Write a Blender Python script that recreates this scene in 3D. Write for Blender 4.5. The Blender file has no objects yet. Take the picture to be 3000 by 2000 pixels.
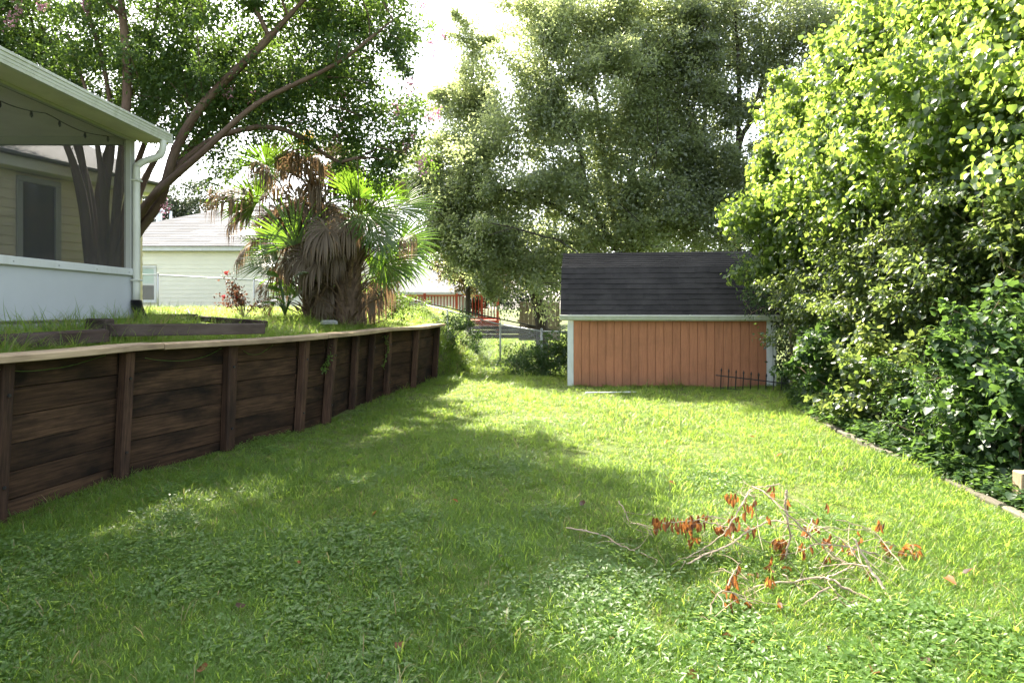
import bpy, math, random
import numpy as np
from mathutils import Vector, Matrix

random.seed(7)
RNG = np.random.default_rng(7)
sc = bpy.context.scene
COL = sc.collection
PI = math.pi

# ------------------------------------------------------------------ camera, sky, sun, exposure
F, HY, EYE = 1800.0, 905.0, 1.6          # focal length and horizon row in pixels of the 3000 px photograph, eye height
cam_d = bpy.data.cameras.new('camera')
cam = bpy.data.objects.new('camera', cam_d)
COL.objects.link(cam)
cam.location = (0, 0, EYE)
cam.rotation_euler = (math.radians(90), 0, 0)
cam_d.sensor_width = 36.0
cam_d.lens = 36.0 * F / 3000.0
cam_d.shift_y = -(1000.0 - HY) / 3000.0
cam_d.clip_start = 0.05
cam_d.clip_end = 2000
sc.camera = cam

SUN_EL, SUN_AZ = 49.0, -29.0              # azimuth from +Y, clockwise
world = bpy.data.worlds.new('World')
sc.world = world
world.use_nodes = True
wn = world.node_tree
wn.nodes.clear()
sky = wn.nodes.new('ShaderNodeTexSky')
sky.sky_type = 'NISHITA'
sky.sun_disc = False
sky.sun_elevation = math.radians(SUN_EL)
sky.sun_rotation = math.radians(SUN_AZ)
sky.air_density = 1.0
sky.dust_density = 3.0
sky.ozone_density = 1.0
bg = wn.nodes.new('ShaderNodeBackground')
bg.inputs['Strength'].default_value = 0.14
wo = wn.nodes.new('ShaderNodeOutputWorld')
hs = wn.nodes.new('ShaderNodeHueSaturation')        # thin summer haze: a whiter sky
hs.inputs['Saturation'].default_value = 0.52
wn.links.new(sky.outputs[0], hs.inputs['Color'])
wn.links.new(hs.outputs[0], bg.inputs['Color'])
wn.links.new(bg.outputs[0], wo.inputs['Surface'])

sun_d = bpy.data.lights.new('sun', 'SUN')
sun_d.energy = 5.0
sun_d.angle = math.radians(0.53)
sun_d.color = (1.0, 0.91, 0.76)
sun = bpy.data.objects.new('sun', sun_d)
COL.objects.link(sun)
az, el = math.radians(SUN_AZ), math.radians(SUN_EL)
SDIR = Vector((math.sin(az) * math.cos(el), math.cos(az) * math.cos(el), math.sin(el)))
sun.rotation_euler = SDIR.to_track_quat('Z', 'Y').to_euler()
sun.location = SDIR * 60

sc.view_settings.view_transform = 'Standard'
sc.view_settings.look = 'None'
sc.view_settings.gamma = 1.0
sc.view_settings.use_curve_mapping = False
sc.view_settings.exposure = 2.42
sc.cycles.max_bounces = 7
sc.cycles.diffuse_bounces = 4
sc.cycles.glossy_bounces = 3
sc.cycles.transmission_bounces = 5
sc.cycles.transparent_max_bounces = 12
sc.cycles.caustics_reflective = False
sc.cycles.caustics_refractive = False
sc.cycles.sample_clamp_indirect = 3.0
sc.cycles.use_denoising = True


# ------------------------------------------------------------------ helpers
def W(px, py, d):
    """the world point that lies d metres in front of the camera at a pixel of the photograph"""
    return Vector(((px - 1500.0) * d / F, d, EYE + (HY - py) * d / F))


def G(px, py, z=0.0):
    """the world point of height z at a pixel below the horizon"""
    d = F * (EYE - z) / (py - HY)
    return Vector(((px - 1500.0) * d / F, d, z))


def sstep(a, b, x):
    t = np.clip((x - a) / (b - a), 0, 1)
    return t * t * (3 - 2 * t)


def tag(o, label=None, cat=None, group=None, kind=None):
    if label: o['label'] = label
    if cat: o['category'] = cat
    if group: o['group'] = group
    if kind: o['kind'] = kind
    return o


def thing(name, label, cat, loc=(0, 0, 0), group=None):
    o = bpy.data.objects.new(name, None)
    o.empty_display_size = 0.2
    o.location = loc
    COL.objects.link(o)
    return tag(o, label, cat, group)


def wloc(o):
    v = Vector((0, 0, 0))
    while o is not None:
        v = v + Vector(o.location)
        o = o.parent
    return v


def place(name, me, parent=None, loc=None):
    o = bpy.data.objects.new(name, me)
    COL.objects.link(o)
    if parent is not None:
        o.parent = parent
    if loc is not None:
        o.location = loc
    return o


class MB:
    """gathers shapes in world coordinates; build() links them as ONE mesh object"""
    def __init__(self):
        self.v, self.f, self.g, self.r, self.m = [], [], [], [], []
        self.n = 0

    def add(self, verts, faces, gc=None, rnd=None, mi=0):
        verts = [tuple(p) for p in verts]
        self.v += verts
        self.f += [tuple(i + self.n for i in f) for f in faces]
        self.g += [tuple(p) for p in (gc if gc is not None else verts)]
        r = random.random() if rnd is None else rnd
        self.r += [r] * len(verts)
        self.m += [mi] * len(faces)
        self.n += len(verts)

    def box(self, c, size, ax=None, ch=0.0, jit=0.0, rnd=None, mi=0):
        """chamfered box; ax = three unit axes; gc runs along the longest side"""
        ax = ax or (Vector((1, 0, 0)), Vector((0, 1, 0)), Vector((0, 0, 1)))
        h = [s / 2 for s in size]
        ch = min(ch, min(h) * 0.45)
        loc, faces, idx = [], [], {}
        off = [random.random() * 40 for _ in range(3)]
        order = sorted(range(3), key=lambda i: -size[i])
        if ch <= 0:
            for sx in (-1, 1):
                for sy in (-1, 1):
                    for sz in (-1, 1):
                        loc.append((sx * h[0], sy * h[1], sz * h[2]))
            faces = [(0, 1, 3, 2), (4, 6, 7, 5), (0, 4, 5, 1), (2, 3, 7, 6), (0, 2, 6, 4), (1, 5, 7, 3)]
        else:
            for sx in (-1, 1):
                for sy in (-1, 1):
                    for sz in (-1, 1):
                        s = (sx, sy, sz)
                        for a in range(3):
                            p = [s[k] * (h[k] if k == a else h[k] - ch) for k in range(3)]
                            idx[(s, a)] = len(loc)
                            loc.append(tuple(p))
            for a in range(3):
                b, c2 = (a + 1) % 3, (a + 2) % 3
                for s in (-1, 1):
                    q = []
                    for (sb, scc) in ((-1, -1), (1, -1), (1, 1), (-1, 1)):
                        k = [0, 0, 0]; k[a] = s; k[b] = sb; k[c2] = scc
                        q.append(idx[(tuple(k), a)])
                    faces.append(tuple(q if s > 0 else q[::-1]))
                for sb in (-1, 1):
                    for scc in (-1, 1):
                        k0 = [0, 0, 0]; k0[a] = -1; k0[b] = sb; k0[c2] = scc
                        k1 = list(k0); k1[a] = 1
                        k0, k1 = tuple(k0), tuple(k1)
                        q = (idx[(k0, b)], idx[(k1, b)], idx[(k1, c2)], idx[(k0, c2)])
                        faces.append(q if sb * scc < 0 else q[::-1])
            for sx in (-1, 1):
                for sy in (-1, 1):
                    for sz in (-1, 1):
                        s = (sx, sy, sz)
                        q = (idx[(s, 0)], idx[(s, 1)], idx[(s, 2)])
                        faces.append(q if sx * sy * sz > 0 else q[::-1])
        c = Vector(c)
        vs, gs = [], []
        for p in loc:
            w = c + ax[0] * p[0] + ax[1] * p[1] + ax[2] * p[2]
            if jit:
                w = w + Vector((random.uniform(-jit, jit), random.uniform(-jit, jit), random.uniform(-jit, jit)))
            vs.append(w)
            gs.append(tuple(p[order[k]] + off[k] for k in range(3)))
        self.add(vs, faces, gs, rnd, mi)

    def prism(self, prof, origin, ax, length, rnd=None, mi=0):
        """a 2-D profile in ax[0], ax[1] run along ax[2]"""
        n = len(prof)
        o = Vector(origin)
        vs = [o + ax[0] * p[0] + ax[1] * p[1] for p in prof] + [o + ax[0] * p[0] + ax[1] * p[1] + ax[2] * length for p in prof]
        fs = [(i, (i + 1) % n, n + (i + 1) % n, n + i) for i in range(n)]
        fs += [tuple(range(n))[::-1], tuple(range(n, 2 * n))]
        off = random.random() * 30
        gs = [(off, p[0], p[1]) for p in prof] + [(off + length, p[0], p[1]) for p in prof]
        self.add(vs, fs, gs, rnd, mi)

    def tube(self, pts, rad, n=6, cap=True, rnd=None, mi=0, smooth=0):
        pts = [Vector(p) for p in pts]
        rad = list(rad) if hasattr(rad, '__len__') else [rad] * len(pts)
        if smooth:
            pts, rad = catmull(pts, rad, smooth)
        if len(pts) < 2:
            return
        vs, gs, fs = [], [], []
        prev, dist = None, 0.0
        off = random.random() * 30
        for i, p in enumerate(pts):
            t = (pts[min(i + 1, len(pts) - 1)] - pts[max(i - 1, 0)])
            if t.length < 1e-9:
                t = Vector((0, 0, 1))
            t.normalize()
            if prev is None:
                u = t.orthogonal().normalized()
            else:
                u = prev - t * prev.dot(t)
                u = u.normalized() if u.length > 1e-6 else t.orthogonal().normalized()
            prev = u
            w = t.cross(u)
            if i:
                dist += (p - pts[i - 1]).length
            for k in range(n):
                a = 2 * PI * k / n
                vs.append(p + (u * math.cos(a) + w * math.sin(a)) * rad[i])
                gs.append((off + dist, math.cos(a) * 0.15, math.sin(a) * 0.15))
        for i in range(len(pts) - 1):
            for k in range(n):
                a, b = i * n + k, i * n + (k + 1) % n
                fs.append((a, b, b + n, a + n))
        if cap:
            fs.append(tuple(range(n))[::-1])
            fs.append(tuple(range((len(pts) - 1) * n, len(pts) * n)))
        self.add(vs, fs, gs, rnd, mi)

    def mesh(self, name, mats, origin=Vector((0, 0, 0)), smooth=False):
        me = bpy.data.meshes.new(name)
        o = Vector(origin)
        me.from_pydata([(p[0] - o.x, p[1] - o.y, p[2] - o.z) for p in self.v], [], self.f)
        a = me.attributes.new('gc', 'FLOAT_VECTOR', 'POINT')
        a.data.foreach_set('vector', np.array(self.g, dtype=np.float32).ravel())
        a = me.attributes.new('rnd', 'FLOAT', 'POINT')
        a.data.foreach_set('value', np.array(self.r, dtype=np.float32))
        for m in (mats if isinstance(mats, (list, tuple)) else [mats]):
            me.materials.append(m)
        if any(self.m):
            me.polygons.foreach_set('material_index', self.m)
        if smooth:
            me.polygons.foreach_set('use_smooth', [True] * len(me.polygons))
        me.update()
        return me

    def build(self, name, mats, parent=None, smooth=False, kind=None, label=None):
        o = place(name, self.mesh(name, mats, wloc(parent), smooth), parent)
        return tag(o, label, None, None, kind)


def catmull(pts, rad, k):
    P = [pts[0] * 2 - pts[1]] + pts + [pts[-1] * 2 - pts[-2]]
    op, orr = [], []
    for i in range(1, len(P) - 2):
        p0, p1, p2, p3 = P[i - 1], P[i], P[i + 1], P[i + 2]
        for j in range(k):
            t = j / k
            op.append(0.5 * ((2 * p1) + (p2 - p0) * t + (2 * p0 - 5 * p1 + 4 * p2 - p3) * t * t + (3 * p1 - p0 - 3 * p2 + p3) * t ** 3))
            orr.append(rad[i - 1] * (1 - t) + rad[i] * t)
    op.append(pts[-1]); orr.append(rad[-1])
    return op, orr


def np_mesh(name, verts, tris, mats, rnd=None, smooth=False):
    me = bpy.data.meshes.new(name)
    nv, nt = len(verts), len(tris)
    me.vertices.add(nv)
    me.vertices.foreach_set('co', np.ascontiguousarray(verts, dtype=np.float32).ravel())
    me.loops.add(nt * 3)
    me.loops.foreach_set('vertex_index', np.ascontiguousarray(tris, dtype=np.int32).ravel())
    me.polygons.add(nt)
    me.polygons.foreach_set('loop_start', np.arange(0, nt * 3, 3, dtype=np.int32))
    if smooth:
        me.polygons.foreach_set('use_smooth', np.ones(nt, dtype=bool))
    if rnd is not None:
        a = me.attributes.new('rnd', 'FLOAT', 'POINT')
        a.data.foreach_set('value', np.ascontiguousarray(rnd, dtype=np.float32))
    for m in (mats if isinstance(mats, (list, tuple)) else [mats]):
        me.materials.append(m)
    me.update(calc_edges=True)
    return me


def norm(a):
    return a / np.maximum(np.linalg.norm(a, axis=1, keepdims=True), 1e-9)


# leaf templates: x across, y from stalk to tip, z out of the leaf
T_RHOMB = (np.array([(0, 0, 0), (-.27, .48, .07), (0, 1, -.05), (.27, .48, .07)]), np.array([(0, 2, 1), (0, 3, 2)]))
T_HEART = (np.array([(0, 0, 0), (-.42, .02, .08), (-.46, .42, .1), (0, 1.0, -.12), (.46, .42, .1), (.42, .02, .08)]),
           np.array([(0, 2, 1), (0, 3, 2), (0, 4, 3), (0, 5, 4)]))
T_LANCE = (np.array([(0, 0, 0), (-.14, .35, .04), (-.1, .72, .02), (0, 1, -.08), (.1, .72, .02), (.14, .35, .04)]),
           np.array([(0, 2, 1), (0, 3, 2), (0, 4, 3), (0, 5, 4)]))


def leaves_np(pos, dirv, nrm, size, tmpl):
    tv, tf = tmpl
    y = norm(dirv)
    x = norm(np.cross(y, nrm))
    z = np.cross(x, y)
    s = size[:, None, None]
    x = x * np.random.default_rng(len(pos)).uniform(.72, 1.2, (len(pos), 1))
    V = pos[:, None, :] + s * (tv[None, :, 0, None] * x[:, None, :] + tv[None, :, 1, None] * y[:, None, :] + tv[None, :, 2, None] * z[:, None, :])
    n, k = len(pos), len(tv)
    Fc = (np.arange(n)[:, None, None] * k + tf[None]).reshape(-1, 3)
    return V.reshape(-1, 3), Fc


def crown_points(ells, n_leaves, bough_r, rng, flat=0.7, shell=0.45, dens=1.0, loose=0.25, sat=2, long=1.5):
    """leaf positions gathered in sprays that point outward from a set of ellipsoids: -> leaf pos, outward dir, spray centres, shade number"""
    E = []
    for c, r in ells:
        c, r = np.array(c, float), np.array(r, float)
        E.append((c, r, 1.0))
        for _ in range(sat):
            d = rng.normal(size=3); d /= np.linalg.norm(d)
            E.append((c + d * r * rng.uniform(.75, 1.0), r * rng.uniform(.28, .5), .8))
    vols = np.array([(e[1][0] * e[1][1] * e[1][2]) ** 0.75 * e[2] for e in E])
    vols = vols / vols.sum()
    P, O, B, R = [], [], [], []
    for (c, r, _), w in zip(E, vols):
        nb = max(4, int(round(dens * 2.6 * (r[0] * r[1] * r[2]) ** (2 / 3) / bough_r ** 2)))
        d = norm(rng.normal(size=(nb, 3)))
        rad = rng.uniform(0.0, 1.0, nb) ** shell
        bc = c + d * r * (0.25 + 0.72 * rad[:, None])
        per = int(n_leaves * (1 - loose) * w / nb) + 1
        if loose > 0:
            k = int(n_leaves * loose * w)
            dl = norm(rng.normal(size=(k, 3)))
            P.append(c + dl * r * 0.95 * rng.uniform(0, 1, (k, 1)) ** .42); O.append(dl); R.append(rng.uniform(0, 1, k))
        for b, dd in zip(bc, d):
            br = bough_r * rng.uniform(0.5, 1.4)
            k = max(3, int(per * rng.uniform(0.5, 1.5)))
            ax = dd + rng.normal(size=3) * .45 + np.array([0, 0, .15])
            ax /= np.linalg.norm(ax)
            u = rng.uniform(-.6, 1, k)
            q = ax * (u[:, None] * br * long)
            g = rng.normal(size=(k, 3)) * (.42 - .24 * np.clip(u, 0, 1))[:, None] * br
            g[:, 2] *= flat
            P.append(b + q + g)
            O.append(norm(g / br + ax * .6 + 1e-4))
            R.append(np.full(k, rng.uniform(0, 1)))
            B.append(b + ax * br * long * .7)
    return np.concatenate(P), np.concatenate(O), np.array(B), np.concatenate(R)


def leaf_crown(name, parent, P, O, Rb, mat, size, tmpl, rng, up=0.7, droop=0.35, kind='stuff', sub=None):
    n = len(P)
    dirv = norm(O * 0.6 + rng.normal(size=(n, 3)) * 0.7 + np.array([0, 0, -droop]))
    nrm = norm(O * 0.4 + rng.normal(size=(n, 3)) * 0.55 + np.array([0, 0, up]))
    s = size * rng.uniform(0.65, 1.25, n)
    V, T = leaves_np(P, dirv, nrm, s, tmpl)
    rnd = np.clip(0.5 * Rb + 0.5 * rng.uniform(0, 1, n), 0, 1)
    o = wloc(parent)
    me = np_mesh(name, V - np.array(o), T, mat, np.repeat(rnd, len(tmpl[0])))
    ob = place(name, me, parent)
    if kind: ob['kind'] = kind
    return ob


def grow_tree(stems, attractors, bf=0.35, rng=None, r_tip=0.008, p=2.3, r_max=None, sides=6, step=0.35, wig=0.05, stem_r=None):
    """branches that reach every attractor from the given first stems: -> MB"""
    pos, par, plen, minr = [], [], [], {}
    def add(pt, pa):
        pos.append(np.array(pt, float)); par.append(pa)
        plen.append(0 if pa < 0 else plen[pa] + np.linalg.norm(pos[-1] - pos[pa]))
        return len(pos) - 1
    root = add(stems[0][0], -1)
    for st in stems:
        cur = root if np.linalg.norm(np.array(st[0]) - pos[0]) < 1e-6 else int(np.argmin([np.linalg.norm(np.array(st[0]) - q) for q in pos]))
        P, _ = catmull([Vector(x) for x in st], [1] * len(st), 5)
        for qi, q in enumerate(P[1:]):
            cur = add(q, cur)
            if stem_r: minr[cur] = stem_r[0] + (stem_r[1] - stem_r[0]) * ((qi + 1) / (len(P) - 1)) ** .42
    A = np.array(attractors, float)
    A = A[np.argsort(np.min(np.linalg.norm(A[:, None] - np.array(pos)[None], axis=2), axis=1))]
    for a in A:
        arr = np.array(pos)
        d = np.linalg.norm(arr - a, axis=1)
        up = np.clip((arr[:, 2] - a[2]), 0, None) * 0.6
        j = int(np.argmin(d + bf * np.array(plen) + up))
        L = d[j]
        if L < 0.02: continue
        k = max(1, int(L / step))
        cur, b = j, pos[j]
        for i in range(1, k + 1):
            t = i / k
            q = b + (a - b) * t
            q[2] += 0.10 * L * math.sin(PI * t) * (1 if a[2] > b[2] else 0.6)
            if i < k: q = q + rng.normal(size=3) * wig * min(L, 1.0)
            cur = add(q, cur)
    n = len(pos)
    ch = [[] for _ in range(n)]
    for i in range(1, n): ch[par[i]].append(i)
    rp = np.zeros(n)
    for i in range(n - 1, -1, -1):
        rp[i] = (sum(rp[c] ** p for c in ch[i]) if ch[i] else r_tip ** p) ** (1 / p)
    if r_max:
        sc_ = np.log(r_max / r_tip) / max(np.log(rp[0] / r_tip), 1e-6)
        rp = r_tip * (rp / r_tip) ** sc_
    for i, r in minr.items():
        rp[i] = max(rp[i], r)
    mb = MB()
    todo = [(0, None)]
    while todo:
        i, start = todo.pop()
        chain, rr = ([] if start is None else [pos[start]]), ([] if start is None else [min(rp[i] * 1.15, rp[start])])
        while True:
            chain.append(pos[i]); rr.append(rp[i])
            if not ch[i]: break
            big = max(ch[i], key=lambda c: rp[c])
            for c in ch[i]:
                if c != big: todo.append((c, i))
            i = big
        if len(chain) > 1:
            s = sides if rr[0] > 0.03 else (5 if rr[0] > 0.015 else 3)
            mb.tube([Vector(q) for q in chain], rr, s, cap=False, rnd=0.5)
    return mb


# ------------------------------------------------------------------ materials
class NT:
    def __init__(self, name):
        self.m = bpy.data.materials.new(name)
        self.m.use_nodes = True
        self.t = self.m.node_tree
        self.t.nodes.clear()
        self.out = self.n('ShaderNodeOutputMaterial')

    def n(self, kind, **kw):
        nd = self.t.nodes.new(kind)
        for k, v in kw.items():
            if k in nd.inputs: nd.inputs[k].default_value = v
            else: setattr(nd, k, v)
        return nd

    def l(self, a, b):
        self.t.links.new(a, b)

    def attr(self, name):
        a = self.n('ShaderNodeAttribute'); a.attribute_name = name
        return a

    def ramp(self, fac, stops):
        r = self.n('ShaderNodeValToRGB')
        e = r.color_ramp.elements
        while len(e) < len(stops): e.new(0.5)
        for k, (p, c) in enumerate(stops):
            e[k].position = p
            e[k].color = (*c, 1)
        self.l(fac, r.inputs[0])
        return r.outputs['Color']

    def mapped(self, vec, scale):
        m = self.n('ShaderNodeMapping')
        m.inputs['Scale'].default_value = scale
        self.l(vec, m.inputs['Vector'])
        return m.outputs[0]

    def noise(self, vec=None, scale=5, detail=4, rough=0.6):
        x = self.n('ShaderNodeTexNoise', Scale=scale, Detail=detail, Roughness=rough)
        if vec is not None: self.l(vec, x.inputs['Vector'])
        return x.outputs['Fac']

    def mix(self, fac, a, b, mode='MIX'):
        m = self.n('ShaderNodeMix')
        m.data_type = 'RGBA'; m.blend_type = mode
        for s, v in ((m.inputs[0], fac), (m.inputs[6], a), (m.inputs[7], b)):
            if hasattr(v, 'is_output'): self.l(v, s)
            elif isinstance(v, (int, float)): s.default_value = v
            else: s.default_value = (*v, 1)
        return m.outputs[2]

    def bump(self, h, strength=0.3, dist=0.01):
        b = self.n('ShaderNodeBump', Strength=strength, Distance=dist)
        self.l(h, b.inputs['Height'])
        return b.outputs[0]

    def surf(self, color, rough=0.6, bump=None, spec=0.4, metal=0.0):
        p = self.n('ShaderNodeBsdfPrincipled')
        if hasattr(color, 'is_output'): self.l(color, p.inputs['Base Color'])
        else: p.inputs['Base Color'].default_value = (*color, 1)
        if hasattr(rough, 'is_output'): self.l(rough, p.inputs['Roughness'])
        else: p.inputs['Roughness'].default_value = rough
        p.inputs['Specular IOR Level'].default_value = spec
        p.inputs['Metallic'].default_value = metal
        if bump is not None: self.l(bump, p.inputs['Normal'])
        return p.outputs[0]

    def done(self, s):
        self.l(s, self.out.inputs['Surface'])
        return self.m


def m_leaf(name, cols, trans, tfac=0.45, rough=0.42, spec=0.5, gscale=None, tcol2=None):
    """cols = ramp stops over the leaf's own random number; trans = colour that shines through"""
    t = NT(name)
    r = t.attr('rnd').outputs['Fac']
    n = len(cols)
    c = t.ramp(r, [(k / max(n - 1, 1), col) for k, col in enumerate(cols)])
    tc = t.ramp(r, [(0, trans), (1, tcol2 or tuple(x * 1.25 for x in trans))])
    if gscale:
        g = t.n('ShaderNodeNewGeometry')
        nz = t.noise(g.outputs['Position'], gscale, 3)
        k = t.ramp(nz, [(0.3, (.75, .75, .75)), (0.7, (1.2, 1.2, 1.1))])
        c = t.mix(1.0, c, k, 'MULTIPLY')
    s = t.surf(c, rough, None, spec)
    tr = t.n('ShaderNodeBsdfTranslucent')
    t.l(tc, tr.inputs['Color'])
    mx = t.n('ShaderNodeMixShader')
    mx.inputs[0].default_value = tfac
    t.l(s, mx.inputs[1]); t.l(tr.outputs[0], mx.inputs[2])
    return t.done(mx.outputs[0])


def m_wood(name, dark, light, stain=None, stain_amt=0.6, rough=0.75, grain=(1.2, 22, 22), bump=0.35, vary=0.35, wet=None):
    t = NT(name)
    g = t.attr('gc').outputs['Vector']
    r = t.attr('rnd').outputs['Fac']
    n1 = t.noise(t.mapped(g, grain), 3.0, 6, 0.65)
    c = t.ramp(n1, [(0.28, dark), (0.72, light)])
    lo, hi = 1 - vary, 1 + vary
    c = t.mix(1.0, c, t.ramp(r, [(0, (lo, lo, lo)), (1, (hi, hi, hi))]), 'MULTIPLY')
    if stain:
        n2 = t.noise(t.mapped(g, (1.0, 2.2, 2.2)), 1.6, 5, 0.6)
        f = t.ramp(n2, [(0.42, (0, 0, 0)), (0.68, (stain_amt,) * 3)])
        c = t.mix(f, c, stain)
    return t.done(t.surf(c, rough, t.bump(n1, bump, 0.006), 0.15))


def m_plain(name, col, rough=0.5, var=0.12, scale=6.0, dirt=None, dirt_amt=0.4, bump=0.05, spec=0.4, metal=0.0, streak=False):
    t = NT(name)
    g = t.n('ShaderNodeNewGeometry').outputs['Position']
    n1 = t.noise(g, scale, 5)
    lo, hi = 1 - var, 1 + var
    c = t.mix(1.0, t.ramp(n1, [(0.3, (lo,) * 3), (0.7, (hi,) * 3)]), col, 'MULTIPLY')
    if dirt:
        v = t.mapped(g, (3, 3, 0.5)) if streak else g
        n2 = t.noise(v, 2.2, 6, 0.7)
        f = t.ramp(n2, [(0.48, (0, 0, 0)), (0.75, (dirt_amt,) * 3)])
        c = t.mix(f, c, dirt)
    n3 = t.noise(g, 90, 3)
    return t.done(t.surf(c, rough, t.bump(n3, bump, 0.004), spec, metal))


M = {}
M['crape_leaf'] = m_leaf('crape_leaf', [(.022, .045, .016), (.035, .07, .02), (.055, .095, .028)], (.16, .26, .035), .42, .5, .4)
M['oak_leaf'] = m_leaf('oak_leaf', [(.08, .104, .056), (.118, .145, .078), (.155, .18, .10)], (.44, .51, .2), .54, .3, 1.0)
M['oak_leaf_dark'] = m_leaf('oak_leaf_dark', [(.06, .08, .048), (.086, .11, .06), (.11, .132, .074)], (.30, .36, .13), .48, .28, 1.0)
M['brown_oak_leaf'] = m_leaf('brown_oak_leaf', [(.05, .06, .03), (.09, .075, .035), (.13, .085, .04)], (.2, .17, .05), .33, .4, .5)
M['far_leaf'] = m_leaf('far_leaf', [(.03, .05, .025), (.055, .075, .04)], (.06, .085, .03), .33, .5, .4)
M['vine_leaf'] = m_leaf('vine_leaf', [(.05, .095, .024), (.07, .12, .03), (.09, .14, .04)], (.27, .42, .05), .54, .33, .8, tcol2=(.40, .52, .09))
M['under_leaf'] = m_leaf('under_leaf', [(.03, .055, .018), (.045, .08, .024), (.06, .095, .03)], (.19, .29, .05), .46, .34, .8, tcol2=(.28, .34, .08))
M['shrub_leaf'] = m_leaf('shrub_leaf', [(.026, .058, .02), (.04, .082, .027), (.055, .10, .03)], (.13, .23, .04), .42, .4, .5)
M['dark_leaf'] = m_leaf('dark_leaf', [(.018, .034, .016), (.03, .05, .02)], (.09, .13, .03), .35, .4, .5)
M['weed_leaf'] = m_leaf('weed_leaf', [(.05, .10, .02), (.08, .14, .035)], (.26, .36, .06), .45, .5, .4)
M['red_leaf'] = m_leaf('red_leaf', [(.03, .025, .02), (.06, .05, .03)], (.2, .08, .04), .4, .5, .4)
M['palm_green'] = m_leaf('palm_green', [(.03, .06, .016), (.05, .095, .022)], (.2, .36, .025), .45, .33, .6)
M['palm_dry'] = m_leaf('palm_dry', [(.11, .083, .056), (.21, .165, .115)], (.24, .15, .075), .3, .6, .3)
M['palm_yellow'] = m_leaf('palm_yellow', [(.3, .16, .03), (.4, .25, .05)], (.6, .35, .05), .4, .5, .3)
M['dead_leaf'] = m_leaf('dead_leaf', [(.05, .03, .02), (.16, .07, .028), (.27, .11, .038)], (.36, .14, .035), .4, .55, .3)
M['pink_petal'] = m_leaf('pink_petal', [(.6, .28, .4), (.7, .4, .5)], (.7, .35, .5), .4, .6, .2)
M['red_petal'] = m_leaf('red_petal', [(.4, .02, .03), (.5, .04, .05)], (.6, .05, .06), .4, .5, .3)


def m_grass(name, a, b, trans, tfac=0.45, dry=None):
    t = NT(name)
    oi = t.n('ShaderNodeObjectInfo').outputs['Random']
    g = t.n('ShaderNodeNewGeometry').outputs['Position']
    r = t.attr('rnd').outputs['Fac']
    n1 = t.noise(g, 0.9, 4, 0.6)
    f = t.ramp(n1, [(0.35, (0, 0, 0)), (0.65, (1, 1, 1))])
    c = t.mix(f, a, b)
    c = t.mix(1.0, c, t.ramp(r, [(0, (.7, .72, .7)), (1, (1.3, 1.28, 1.25))]), 'MULTIPLY')
    c = t.mix(1.0, c, t.ramp(oi, [(0, (.8, .82, .8)), (1, (1.2, 1.15, 1.1))]), 'MULTIPLY')
    tc = t.mix(f, trans, tuple(x * 1.15 for x in trans))
    if dry:
        d = t.ramp(r, [(0.90, (0, 0, 0)), (0.94, (1, 1, 1))])
        c = t.mix(d, c, dry)
        tc = t.mix(d, tc, tuple(min(1, x * 1.4) for x in dry))
    s = t.surf(c, 0.42, None, 0.42)
    tr = t.n('ShaderNodeBsdfTranslucent')
    t.l(tc, tr.inputs['Color'])
    mx = t.n('ShaderNodeMixShader'); mx.inputs[0].default_value = tfac
    t.l(s, mx.inputs[1]); t.l(tr.outputs[0], mx.inputs[2])
    return t.done(mx.outputs[0])


M['grass'] = m_grass('grass', (.068, .146, .022), (.096, .182, .034), (.335, .475, .065), .58, (.3, .25, .11))
M['clover'] = m_grass('clover', (.074, .148, .034), (.10, .178, .048), (.34, .49, .10), .52)

M['plank'] = m_wood('plank', (.018, .0115, .0075), (.095, .054, .03), (.007, .006, .005), .9, .8, (1.0, 16, 16))
M['post'] = m_wood('post', (.028, .016, .011), (.115, .065, .04), (.015, .012, .01), .75, .8)
M['cap'] = m_wood('cap', (.28, .2, .12), (.48, .37, .24), (.13, .09, .06), .7, .75, bump=.2, vary=.15)
M['timber'] = m_wood('timber', (.02, .014, .011), (.065, .045, .035), (.16, .13, .11), .5, .85)
M['edging'] = m_wood('edging', (.10, .09, .07), (.2, .18, .145), (.1, .09, .07), .6, .85)
M['red_deck'] = m_wood('red_deck', (.26, .045, .022), (.42, .085, .042), (.16, .035, .02), .4, .65, vary=.2)
M['old_board'] = m_wood('old_board', (.26, .21, .16), (.48, .4, .31), (.1, .08, .06), .5, .8)
M['bark'] = m_wood('bark', (.05, .032, .022), (.13, .085, .06), (.2, .15, .11), .5, .8, (3, 9, 9), .5)
M['bark_dark'] = m_wood('bark_dark', (.03, .024, .02), (.085, .068, .055), (.1, .09, .075), .5, .85, (4, 12, 12), .6)
M['palm_bark'] = m_wood('palm_bark', (.055, .036, .022), (.26, .18, .115), (.04, .028, .02), .6, .85, (3, 14, 14), .7)
M['dead_stem'] = m_wood('dead_stem', (.3, .22, .15), (.52, .43, .32), (.13, .08, .05), .55, .7, (2, 12, 12), .2)
M['twig'] = m_wood('twig', (.12, .085, .055), (.3, .23, .16), None, .5, .8, (2, 12, 12), .2)

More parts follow.
